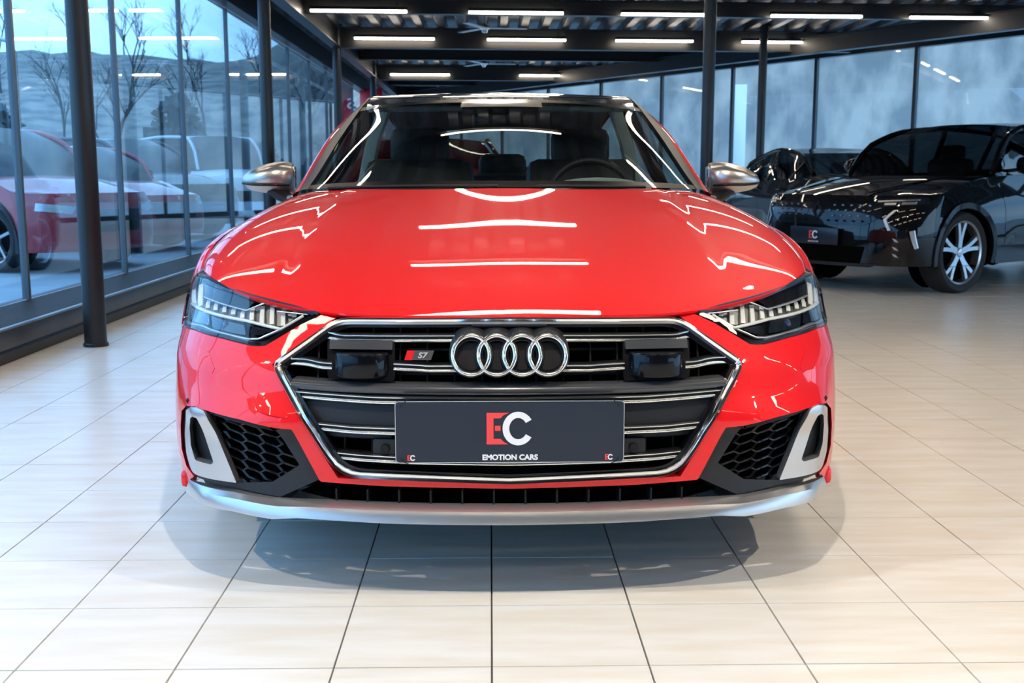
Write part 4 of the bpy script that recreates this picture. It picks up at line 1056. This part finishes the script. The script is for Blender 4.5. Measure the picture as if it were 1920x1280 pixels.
# ================================================================ other cars
M_BPAINT = mat('black_paint', (.0025, .003, .004), .5, coat=.85, coat_rough=.02, spec=.05)
M_DGLASS = glass_mat('tinted_glass', (.16, .19, .20), 1.5, gain=1.2)
M_TAIL = mat('tail_lamp_red', (.45, .01, .01), .2, coat=.6)
def make_car(name, nose, rz, label, paint, L=4.5, W=.91, H=1.55, hood0=.80, hood1=.98, ws0=1.25, ws1=2.05, rf1=3.6, rg1=4.15, belt=(.98, 1.04), groundz=.2,
             wr=.35, wb=(.88, 3.55), glassm=None, simple=False, tail=1.0, gw=.60, clad=True, group=None, cat='car'):
    """nose = ground point under the nose centre; the body runs back along local +y"""
    root = empty(name, (*nose, 0), rz, label, cat, group)
    glassm = glassm or M_DGLASS
    Wt = lambda z: W * pchip([(.15, .955), (.3, .985), (.5, 1.0), (.7, .992), (hood0 + .05, .965)], z)
    Ct = lambda z: pchip([(.15, .05), (.28, .0), (.5, .0), (hood0 - .12, .03), (hood0, .09)], z)
    def F(x, z):
        r = min(abs(x) / Wt(z), 1); return Ct(z) + .14 * r * r + .34 * (1 - math.sqrt(max(0, 1 - r ** 5)))
    fe = F(W, .5)
    bz = lambda u: pchip([(fe, hood0 - .0), (ws0 + .1, belt[0]), (L * .6, (belt[0] + belt[1]) / 2), (L - .5, belt[1]), (L - .05, belt[1] - .04)], u)
    def X(u, z):
        b = bz(u); e = pchip([(fe - .1, -.005), (.95, .01), (L - .9, .01), (L - .45, -.03), (L, -.16)], u)
        return Wt(min(z, .6)) + e - .10 * sstep(.6, b + .02, z) ** 1.6 - .02 * math.exp(-((z - .42) / .1) ** 2) * sstep(1.4, 1.7, u) * (1 - sstep(L - 1.7, L - 1.4, u))
    def qx(q, z): s = 1 if q >= 0 else -1; return s * Wt(z) * (1 - (1 - abs(q)) ** 2)
    # front face
    M = MB(); M.grid([[(qx(q / 14, z), F(qx(q / 14, z), z), z) for q in range(-14, 15)] for z in [lerp(groundz + .02, hood0, k / 12) for k in range(13)]])
    front = M.build('front_bumper', paint, root, angle=60)
    # bonnet
    rows = []
    for i in range(17):
        t = i / 16; r = []
        for j in range(-14, 15):
            s = j / 14; x0 = s * Wt(hood0) * .995; u0 = F(x0, hood0); x1 = s * (X(ws0 + .1, bz(ws0 + .1)) - .0); u1 = ws0 + .16 * abs(s) ** 2
            u = lerp(u0, u1, t); xe = X(max(u, fe), bz(max(u, fe))); x = s * (lerp(Wt(hood0) * .995, xe, min(1, t * 3)) if t < .33 else xe)
            zc = lerp(hood0, hood1, 1 - (1 - t) ** 1.6); ze = bz(u) if u > fe else hood0
            r.append((x, u, ze + (zc - ze) * (1 - abs(s) ** 2.2) + .02 * (1 - abs(s) ** 2) * math.sin(PI * t)))
        rows.append(r)
    M = MB().grid(rows); M.build('bonnet', paint, root, angle=60)
    # sides
    AR_ = wr + .035; AZ_ = wr; zs = groundz + .02; za_ = math.degrees(math.asin(max(-.95, (zs - AZ_) / AR_)))
    arc = lambda c: [(c + AR_ * math.cos(math.radians(lerp(za_, 180 - za_, k / 16))), AZ_ + AR_ * math.sin(math.radians(lerp(za_, 180 - za_, k / 16)))) for k in range(17)]
    us = [ws0 + .22, (ws0 + rg1) * .5 + .02, wb[1] - .12 if not simple else wb[1] - .1]
    tp = lambda a, b: [(lerp(a, b, k / 8), bz(lerp(a, b, k / 8))) for k in range(9)]
    pcs = {'front_fender': tp(fe - .02, us[0]) + [(us[0], zs)] + arc(wb[0]) + [(fe - .02, zs)],
           'front_door': tp(us[0] + .007, us[1]) + [(us[1], zs), (us[0] + .007, zs)],
           'rear_door': tp(us[1] + .007, us[2] + .12) + [(us[2] + .1, .80), (us[2] - .32, zs + .12), (us[2] - .35, zs), (us[1] + .007, zs)],
           'rear_fender': tp(us[2] + .127, L - .05) + [(L - .03, .6), (L - .04, zs)] + arc(wb[1]) + [(us[2] - .325, zs + .12), (us[2] + .107, .80)]}
    pcs['rear_door'] = [p for p in pcs['rear_door']]
    a0 = arc(wb[1])
    # keep the door clear of the arch
    lim = wb[1] - AR_ - .03
    pcs['rear_door'] = tp(us[1] + .007, us[2] + .12) + [(us[2] + .10, .86), (lim + .03, .55), (lim, zs), (us[1] + .007, zs)]
    pcs['rear_fender'] = tp(us[2] + .127, L - .05) + [(L - .03, .6), (L - .04, zs)] + a0 + [(lim + .007, zs), (lim + .037, .55), (us[2] + .107, .86)]
    for s in (-1, 1):
        for nm, pp in pcs.items():
            ov, tris, loops = cdt(densify(pp, .07), [], .075)
            a2 = sum((ov[t[1]] - ov[t[0]]).cross(ov[t[2]] - ov[t[0]]) for t in tris)
            M = MB().add([(X(v.x, v.y), v.x, v.y) for v in ov], [tuple(t) if a2 > 0 else tuple(reversed(t)) for t in tris])
            l = [ov[i] for i in loops[0]]; n = len(l)
            M.add([(X(v.x, v.y), v.x, v.y) for v in l] + [(X(v.x, v.y) - .03, v.x, v.y) for v in l], [(i, (i + 1) % n, n + (i + 1) % n, n + i) for i in range(n)])
            o = half(M, s).build(nm, paint, root, angle=40)
            if 'door' in nm and not simple:
                hu = us[1] - .18 if nm == 'front_door' else us[2] - .05
                half(MB().tube([(X(hu, .86) - .02, hu - .1, .86), (X(hu, .86) + .03, hu - .08, .86), (X(hu, .86) + .03, hu + .08, .86), (X(hu, .86) - .02, hu + .1, .86)], .012, 8), s).build('door_handle', paint, o)
        if clad:
            for c_ in wb:
                M = MB(); pts = [(X(u, z) + .012, u, z) for u, z in arc(c_)]
                pts = [(X(u, z) + .010, u, z) for u, z in [(c_ + (AR_ + .022) * math.cos(math.radians(lerp(za_, 180 - za_, k / 20))), AZ_ + (AR_ + .022) * math.sin(math.radians(lerp(za_, 180 - za_, k / 20)))) for k in range(21)]]
                M.sweep(pts, (1, 0, 0), [(-.03, -.03), (-.028, .004), (.022, .008), (.026, -.03)]); half(M, s).build('arch_trim', M_BLKG, root, angle=40)
            half(MB().beam((X(wb[0] + .5, .3) - .01, wb[0] + AR_ + .04, zs + .07), (X(wb[1] - .5, .3) - .01, wb[1] - AR_ - .04, zs + .07), .05, .16), s).build('sill_trim', M_BLKG, root)
        for c_ in wb:
            M = MB().lathe([(AR_, s * (W - .38)), (AR_, s * (W - .03))], c=(0, c_, AZ_), axis='x', n=32, cap=False); M.v = [(a, b, max(groundz, c)) for a, b, c in M.v]; M.build('wheel_well', M_DARKIN, root)
            MB().lathe([(0, s * (W - .36)), (AR_ * .85, s * (W - .36))], c=(0, c_, AZ_), axis='x', n=24, cap=False).build('well_wall', M_DARKIN, root)
            if simple: wheel(root, s * (W - .13), c_, wr, .21, s, 5, M_ALU, double=False)
            else: wheel(root, s * (W - .13), c_, wr, .23, s, 5, M_ALU, rimr=wr * .78)
    # greenhouse outline: side edge of glass roof (u, x, z)
    xb = lambda u: X(u, bz(u)) - .03
    gz = lambda u: pchip([(ws0 + .16, bz(ws0 + .16) + .0), (lerp(ws0, ws1, .5), lerp(hood1, H, .56)), (ws1 + .08, H - .075), (lerp(ws1, rf1, .5), H - .035), (rf1, H - .09), (rg1, max(bz(rg1) + .02, H - .45 * tail))], u)
    gx = lambda u: pchip([(ws0 + .16, xb(ws0 + .16)), (ws1 + .08, gw + .03), (lerp(ws1, rf1, .5), gw + .035), (rf1, gw), (rg1, gw + .03)], u)
    def across(u_c, z_c, u_s, k): # row from centre point to side point, k columns
        xs, zs_ = gx(u_s), gz(u_s)
        return [(s / k * xs, lerp(u_c, u_s, abs(s / k) ** 2), lerp(z_c, zs_, abs(s / k) ** 2.2)) for s in range(-k, k + 1)]
    def strip(nm, pairs, m): return MB().grid([across(*p, 8) for p in pairs]).build(nm, m, root, angle=180)
    nW = 8
    wsg = strip('windscreen', [(lerp(ws0, ws1, t), lerp(hood1, H - .025, t) + .02 * math.sin(PI * t), lerp(ws0 + .16, ws1 + .08, t)) for t in [k / nW for k in range(nW + 1)]], glassm)
    strip('roof', [(lerp(ws1, rf1, t), H - .025 + .025 * math.sin(PI * min(1, t * 1.3)) - .055 * max(0, t - .6) / .4, lerp(ws1 + .08, rf1, t)) for t in [k / 10 for k in range(11)]], paint)
    zr = max(bz(rg1) + .03, H - .42 * tail)
    strip('rear_window', [(lerp(rf1, rg1 + .05, t), lerp(H - .08, zr, t), lerp(rf1, rg1, t)) for t in [k / 6 for k in range(7)]], glassm)
    for s in (-1, 1):
        M = MB(); g_ = []; us_ = [lerp(ws0 + .17, rg1, k / 24) for k in range(25)]
        for u in us_: g_.append([(lerp(xb(u), gx(u), v) + .015 * math.sin(PI * v), u, lerp(bz(u) - .005, max(gz(u), bz(u)), v)) for v in (0, .35, .7, 1)])
        M.grid(g_); half(M, s).build('side_windows', glassm, root, angle=180)
        # pillar / roof frame
        M = MB(); pts = [(gx(u), u, gz(u) + .004) for u in us_]; M.tube(pts, .028 if not simple else .035, 8, sx=1.0); half(M, s).build('roof_frame', paint, root)
        for u in (us[1], us[2] + .1):
            if u < rg1 - .1:
                half(MB().beam((xb(u) + .003, u, bz(u)), (gx(u) + .008, u, gz(u)), .07, .018, up=(1, 0, 0)), s).build('door_pillar', M_BLKG, root)
        M = MB(); M.grid([[(xb(u), u, bz(u)) , (xb(u) + .034, u, bz(u) + .0)] for u in [lerp(ws0 + .1, L - .06, k / 16) for k in range(17)]]); half(M, s).build('belt_trim', paint, root)
        # mirror
        mu = ws0 + .42; mx = X(mu, bz(mu)); mz = bz(mu) + .07
        M = MB(); rings = []
        for dx, hh, dd in ((.04, .02, .03), (.06, .07, .06), (.12, .085, .085), (.19, .075, .08), (.235, .05, .05), (.245, .01, .015)):
            rings.append([(mx + dx, mu + .03 - dd * math.cos(q) * (1 if math.cos(q) > 0 else .45), mz + hh * math.sin(q) + .02) for q in [2 * PI * k / 16 for k in range(17)]])
        M.grid(rings); mr = half(M, s).build('wing_mirror', paint if not simple else M_BLKG, root, angle=60)
        half(MB().beam((mx - .05, mu + .02, mz - .03), (mx + .12, mu + .03, mz - .01), .05, .03), s).build('mirror_foot', M_BLK, mr)
    # boot deck + rear face
    rows = []
    for i in range(7):
        t = i / 6; u = lerp(rg1, L - .03, t); r = []
        for j in range(-8, 9):
            s = j / 8; e_ = X(min(u, L - .05), bz(min(u, L - .05))); zc = lerp(zr, bz(L - .1) + .02, t) if t < 1 else bz(L - .1)
            r.append((s * lerp(gx(rg1), e_, min(1, t * 2.5)), u - .10 * abs(s) ** 3 * t, lerp(zc, lerp(gz(rg1), bz(u), min(1, t * 2.5)), abs(s) ** 2.5)))
        rows.append(r)
    MB().grid(rows).build('boot_lid', paint, root, angle=60)
    def R(x, z): return L + .02 - .13 * (abs(x) / W) ** 3 - .05 * sstep(.6, 1.0, z)
    MB().grid([[(j / 10 * X(L - .1, min(z, bz(L - .1))), R(j / 10 * W, z), z) for j in range(-10, 11)] for z in [lerp(zs, bz(L - .1), k / 8) for k in range(9)]]).build('rear_bumper', paint, root, angle=60)
    for s in (-1, 1):
        M = MB(); z1 = bz(L - .1) - .05
        M.grid([[(s * x, R(x, z) + .012, z) for x in (W * .98 - .1, W * .8, W * .62, W * .45)] for z in (z1 - .12, z1 - .06, z1)])
        M.add([(s * (X(L - .3, z) + .004), u, z) for u, z in ((L - .32, z1), (L - .06, z1), (L - .06, z1 - .12), (L - .28, z1 - .09))], [(0, 1, 2, 3)])
        M.build('tail_lamp', M_TAIL, root)
    MB().box((0, L / 2, groundz + .12), (W * 1.4, L - .5, .16), bev=.04).build('underbody', M_DARKIN, root)
    MB().box((0, lerp(ws0, rg1, .5), .62), (W * 1.55, rg1 - ws0 - .3, .1)).build('cabin_floor', M_DARKIN, root)
    g_ = [[(x, ws0 + .25, hood1 - .03), (x, ws0 + .5, hood1 - .04), (x, ws0 + .55, .7)] for x in (-W * .8, W * .8)]
    MB().grid(g_).build('dashboard', M_CLOTH, root)
    for s in (-1, 1):
        se = empty('seat', (s * .37, ws1 + .45, 0)); se.parent = root
        MB().box((0, 0, .9), (.48, .16, .6), bev=.05).build('backrest', M_CLOTH, se); MB().box((0, .03, 1.26 * H / 1.55), (.26, .1, .16), bev=.04).build('headrest', M_CLOTH, se)
    return root, F, X, bz, Wt
def fpanel(root, F, Wt, name, m, poly, off=-.004, depth=.02, step=.04, both=False, parent=None):
    out = []
    for s in ((1, -1) if both else (1,)):
        ov, tris, loops = cdt(densify(poly, .03), [], step)
        a2 = sum((ov[t[1]] - ov[t[0]]).cross(ov[t[2]] - ov[t[0]]) for t in tris)
        f = lambda v: (max(-Wt(v.y) * .998, min(Wt(v.y) * .998, v.x)), F(v.x, v.y) + off, v.y)
        M = MB().add([f(v) for v in ov], [tuple(t) if a2 > 0 else tuple(reversed(t)) for t in tris])
        l = [f(ov[i]) for i in loops[0]]; n = len(l)
        M.add(l + [(a, b + depth, c) for a, b, c in l], [(i, (i + 1) % n, n + (i + 1) % n, n + i) for i in range(n)])
        out.append(half(M, s).build(name, m, parent or root, angle=40))
    return out
# ---- black crossover on the right
ang = math.radians(-57.3)
suv, SF, SX, SBZ, SWt = make_car('black_crossover', (2.93, 9.9), ang, 'glossy black crossover with advertising plate standing at the right', M_BPAINT,
    L=4.5, W=.92, H=1.55, hood0=.86, hood1=1.03, ws0=1.22, ws1=2.0, rf1=3.7, rg1=4.25, belt=(1.02, 1.10), groundz=.24, wr=.36, wb=(.88, 3.62), gw=.62, tail=.75)
sp = lambda *a, **k: fpanel(suv, SF, SWt, *a, **k)
grl = sp('grille', M_BLKG, [(-.60, .80), (.60, .80), (.62, .68), (.48, .60), (-.48, .60), (-.62, .68)], off=-.006)[0]
for r_ in range(4):
    for k in range(-6, 7):
        x = k * .085 + (r_ % 2) * .042; z = .775 - r_ * .045
        if abs(x) < .09 or abs(x) > .56 - r_ * .02: continue
        c = Vector((x, SF(x, z) - .010, z)); MB().prism([(-.018, 0), (0, .009), (.018, 0), (0, -.009)], .005, lambda a, b, h: (c.x + a, c.y - h, c.z + b)).build('grille_stud', M_ALU if r_ < 3 else M_BLKG, grl, smooth=False)
lz = MB(); 
for o_, i_ in (((.055, .075), (.036, .052)),):
    pts = [(o_[0], 0), (0, o_[1]), (-o_[0], 0), (0, -o_[1])]
M = MB(); M.sweep([(a, SF(0, .72) - .018, .72 + b) for a, b in ((.05, 0), (0, .072), (-.05, 0), (0, -.072))], (0, -1, 0), [(-.009, -.01), (-.009, .004), (.009, .004), (.009, -.01)], closed=True); M.build('lozenge_badge', M_CHROME, suv, smooth=False)
sp('headlight', mat('lamp_black_glass', (.015, .02, .03), .05, coat=1), [(.50, .83), (.86, .845), (.88, .79), (.62, .765)], off=-.007, both=True)
sp('headlight_strip', M_SATIN, [(.56, .818), (.83, .832), (.83, .822), (.56, .806)], off=-.012, both=True)
sp('headlight_lens', M_SATIN, [(.62, .800), (.70, .803), (.70, .785), (.62, .782)], off=-.012, both=True, step=.02)
sp('headlight_lens', M_SATIN, [(.74, .806), (.82, .810), (.82, .79), (.74, .787)], off=-.012, both=True, step=.02)
sp('daylight_signature', M_SATIN, [(.70, .74), (.725, .745), (.66, .66), (.70, .57), (.68, .565), (.635, .66)], off=-.009, both=True, step=.02)
sp('lower_intake', M_DARKIN, [(-.5, .42), (.5, .42), (.46, .27), (-.46, .27)], off=-.005)
sp('corner_intake', M_BLKG, [(.66, .54), (.80, .58), (.84, .40), (.72, .32)], off=-.007, both=True)
sp('corner_blade', M_SATIN, [(.82, .56), (.845, .57), (.865, .42), (.85, .41)], off=-.012, both=True, step=.02)
for zz in (.50, .43, .37): sp('intake_chip', M_SATIN, [(.72, zz), (.745, zz - .01), (.76, zz - .035), (.735, zz - .025)], off=-.012, both=True, step=.02)
sp('skid_lip', M_GREYP, [(-.62, .275), (.62, .275), (.55, .245), (-.55, .245)], off=-.015)
spl = empty('advertising_plate', (0, SF(0, .5) - .03, .50)); spl.parent = suv
MB().box((0, 0, 0), (.54, .012, .15), bev=.004).build('board', M_PLATE, spl)
ecmark(spl, -.045, -.025, .072, -.007)
textobj('EMOTION CARS', .016, M_WHT, spl, (0, -.0072, -.052), .0005, .0006)
# bonnet creases
for s in (-1, 1):
    MB().tube([(s * .42, SF(.42, .86) + .05, .885), (s * .52, .8, .985), (s * .60, 1.25, 1.022)], .006, 6).build('bonnet_crease', M_BPAINT, suv)
# ---- dark saloon seen from behind, between the red car and the crossover
sal, AF, AX, ABZ, AWt = make_car('dark_saloon', (4.30, 17.3), PI + .05, 'dark saloon seen from behind with red tail lamp, in front of slim column', M_BPAINT,
    L=4.5, W=.90, H=1.385, hood0=.72, hood1=.93, ws0=1.25, ws1=2.0, rf1=3.25, rg1=3.95, belt=(.93, .99), groundz=.18, wr=.32, wb=(.9, 3.6), gw=.58, tail=.78, clad=False)
# ---- dark car parked behind the red one
drk, DF_, DX_, DBZ, DWt = make_car('dark_hatchback', (-.62, 8.75), 0, 'dark car almost hidden behind the red car, its black mirror showing at left', M_BPAINT,
    L=4.3, W=.86, H=1.40, hood0=.72, hood1=.92, ws0=1.1, ws1=1.85, rf1=3.4, rg1=3.9, belt=(.94, .98), wr=.32, wb=(.85, 3.45), simple=True, clad=False, gw=.56)
# ---- cars outside the left glass wall
M_RED2 = mat('dull_red_paint', (.42, .02, .03), .3, coat=.8); M_GRY = mat('dark_grey_paint', (.012, .016, .022), .4, coat=.4); M_WHV = mat('white_van_paint', (.7, .72, .75), .35, coat=.5)
kw = dict(simple=True, glassm=mat('car_window_dark', (.01, .015, .02), .3, coat=.25))
def outcar(name, nose, rz, label, paint, **k):
    r, F, X, b, Wt = make_car(name, nose, rz, label, paint, **{**kw, **k})
    fpanel(r, F, Wt, 'headlight', M_ALU, [(.45, .70), (.80, .74), (.82, .66), (.52, .62)], off=-.01, both=True)
    fpanel(r, F, Wt, 'grille', M_BLKG, [(-.42, .66), (.42, .66), (.36, .42), (-.36, .42)], off=-.01)
    return r
outcar('red_crossover', (-4.15, 12.3), math.radians(62), 'red crossover parked outside behind the first left window panes', M_RED2, L=4.4, W=.9, H=1.6, hood0=.84, hood1=1.03, ws0=1.1, ws1=1.8, rf1=3.6, rg1=4.2, belt=(1.0, 1.06), gw=.62, tail=.7)
outcar('grey_crossover', (-4.5, 18.3), math.radians(62), 'dark grey crossover parked outside beyond the red one', M_GRY, L=4.4, W=.9, H=1.65, hood0=.88, hood1=1.06, ws0=1.1, ws1=1.8, rf1=3.6, rg1=4.2, belt=(1.03, 1.08), gw=.62, tail=.7)
outcar('white_van', (-5.4, 25.5), math.radians(40), 'white van parked outside farthest along the left glass', M_WHV, L=4.8, W=.95, H=1.95, hood0=.95, hood1=1.15, ws0=.9, ws1=1.6, rf1=4.5, rg1=4.7, belt=(1.1, 1.12), gw=.78, tail=1.0)
outcar('reflected_red_hatchback', (-4.3, 15.3), math.radians(62), 'low red hatchback standing in for a reflection in the left glass, between the red and the grey crossover', M_RED2, L=4.0, W=.86, H=1.45, hood0=.76, hood1=.95, ws0=1.0, ws1=1.65, rf1=3.3, rg1=3.8, belt=(.95, .99), gw=.56)  # added solid car, stands in for a red reflection in the glass
# ================================================================ outside
gd = MB().box((0, 60, -.20), (400, 400, .2)).build('forecourt_ground', M_ASPH); tag(gd, kind='structure')
MB().box((-6.2, 14, -.055), (5.9, 60, .09)).build('parking_strip', mat('pale_paving', (.42, .46, .50), .6, noise=((.34, .38, .42), 1.2)), gd)
M_HILL = mat('winter_hillside', (.17, .165, .16), .95, noise=((.36, .31, .27), .9, (1, 1, .22)), bump=(1.5, .6))
def hill(rad, a0, a1, base, topf, name):
    g_ = []
    for i in range(61):
        a = math.radians(lerp(a0, a1, i / 60)); r_ = []
        for j in range(15):
            t = j / 14; d = rad + t * 60
            z = -.2 + base(t, i / 60) * topf(a) + math.sin(i * 1.3 + j * .9) * .5 * t + math.sin(i * 2.9 + j * 2.1) * .3 * t
            r_.append((d * math.sin(a), d * math.cos(a), z))
        g_.append(r_)
    o = MB().grid(g_).build(name, M_HILL, None, angle=180); return tag(o, kind='structure')
def topf(a):
    d = math.degrees(a); return lerp(10.5, 70, sstep(-12, 9, d))
hill(46, -75, 70, lambda t, s: 1 - (1 - t) ** 2, topf, 'hillside')
# bare trees
M_BARK = mat('bare_bark', (.07, .062, .06), .9)
def tree_mesh(seed, h_, lv=4, th=.010):
    r_ = random.Random(seed); M = MB()
    def br(p, d, l, rad, k):
        q = p + d * l; M.tube([p, p.lerp(q, .5) + Vector((r_.uniform(-1, 1), r_.uniform(-1, 1), 0)) * l * .04, q], [rad, rad * .8, rad * .62], 5 if k > 2 else 3, cap=False)
        if k == 0: return
        for i in range(3 if k < lv else 4):
            nd = (d + Vector((r_.uniform(-1, 1), r_.uniform(-1, 1), r_.uniform(-.1, .7))) * .75).normalized(); br(p.lerp(q, r_.uniform(.55, 1)), nd, l * r_.uniform(.55, .78), rad * .55, k - 1)
    br(Vector((0, 0, 0)), Vector((0, 0, 1)), h_ * .34, h_ * th, lv); return M.mesh('trunk_and_branches', M_BARK, angle=180)
tms = [tree_mesh(k, 9) for k in range(4)] + [tree_mesh(20 + k, 12, 4, .017) for k in range(3)]
def tree(x, y, z, s, k, label, group=None):
    e = empty('bare_tree', (x, y, z), k * 1.7, label, 'tree', group); o = bpy.data.objects.new('trunk_and_branches', tms[4 + k % 3] if group and x > 6 else tms[k % 4]); o.scale = (s, s, s); link(o, e); return e
tree(-8.8, 26, -.1, .62, 1, 'bare tree standing nearest outside the left glass, beside the first column')
tree(-14.5, 30, -.1, .75, 2, 'bare tree outside at the far left edge of the glass')
r_ = random.Random(11)
n_t = 0
for ring in range(4):
    for k in range(13):
        a = math.radians(-38 + 5.9 * k + (ring % 2) * 2.9 + r_.uniform(-.6, .6)); t = (.08, .3, .52, .76)[ring]; d = 46 + t * 60
        z = -.2 + (1 - (1 - t) ** 2) * topf(a) - .4
        tree(d * math.sin(a), d * math.cos(a), z, r_.uniform(.62, .9), n_t, 'bare winter tree on the hillside beyond the glass', 'bare trees on the hillside'); n_t += 1
# dark scrub at the foot of the hill on the left: nobody could count it
M_BUSH = mat('dark_scrub', (.06, .08, .085), .9)
M = MB(); r2 = random.Random(5)
for k in range(3600):
    a = math.radians(r2.uniform(-32, -4)); d = r2.uniform(42, 45.5); hh = 2.2 + 1.0 * math.sin(a * 40) + .7 * math.sin(a * 91 + 1)
    c = Vector((d * math.sin(a), d * math.cos(a), r2.random() ** .7 * hh)); q = r2.uniform(.18, .4)
    a_ = Vector((r2.uniform(-1, 1), r2.uniform(-1, 1), r2.uniform(-1, 1))).normalized() * q; b_ = Vector((r2.uniform(-1, 1), r2.uniform(-1, 1), r2.uniform(-1, 1))).normalized() * q
    M.add([c - a_, c + b_, c + a_, c - b_], [(0, 1, 2, 3)])
tag(M.build('scrub', M_BUSH, None, smooth=False), 'dark leafless scrub along the foot of the hill beyond the left glass', 'shrubs', kind='stuff')
# white post outside right, lamp post outside left, red board
e = empty('white_post', (6.15, 27.6, 0), label='pale square post outside behind the slim right column', cat='post')
MB().box((0, 0, 1.6), (.27, .27, 3.2), bev=.01).build('shaft', M_WHV, e); MB().box((0, 0, .05), (.4, .4, .3), bev=.02).build('footing', M_ASPH, e)
e = empty('street_lamp', (-10.2, 24.5, 0), label='thin curved street lamp outside behind the left panes', cat='lamp post')
MB().tube([(0, 0, -.1), (0, 0, 3), (0, 0, 3.6), (-.1, 0, 3.85), (-.5, 0, 3.95)], .05, 8).build('pole', M_ALU, e); MB().box((-.7, 0, 3.94), (.5, .16, .07), bev=.02).build('lamp_head', M_ALU, e)
e = empty('red_sign_board', (-3.02, 27.5, 0), label='tall red sign board with white letters at the far end of the left glass', cat='sign')
MB().box((.12, 0, 1.55), (.55, .05, 3.1), bev=.006).build('board', mat('sign_red', (.45, .02, .04), .5), e)
for z, t in ((2.72, 'S'), (2.15, 'S')): textobj(t, .34, M_WHT, e, (.08, -.03, z), .004, .006, 1)
# ---- ceiling fans
for (x, y, lb) in ((-.08, 16.4, 'small chrome ceiling fan under the deck, nearer of the two'), (-.12, 21.6, 'small chrome ceiling fan under the deck, farther of the two')):
    e = empty('ceiling_fan', (x, y, 3.12), label=lb, cat='fan')
    MB().tube([(0, 0, .02), (0, 0, .24)], .014, 8).build('rod', M_CHROME, e)
    MB().lathe([(0, -.07), (.035, -.06), (.045, -.03), (.09, 0), (.085, .04), (.03, .06)], n=20).build('motor', M_CHROME, e)
    for k in range(3):
        a = .1 + 2 * PI * k / 3; d = Vector((math.cos(a), math.sin(a), 0)); MB().beam(d * .08, d * .62, .1, .008).build('blade', M_SATIN, e)
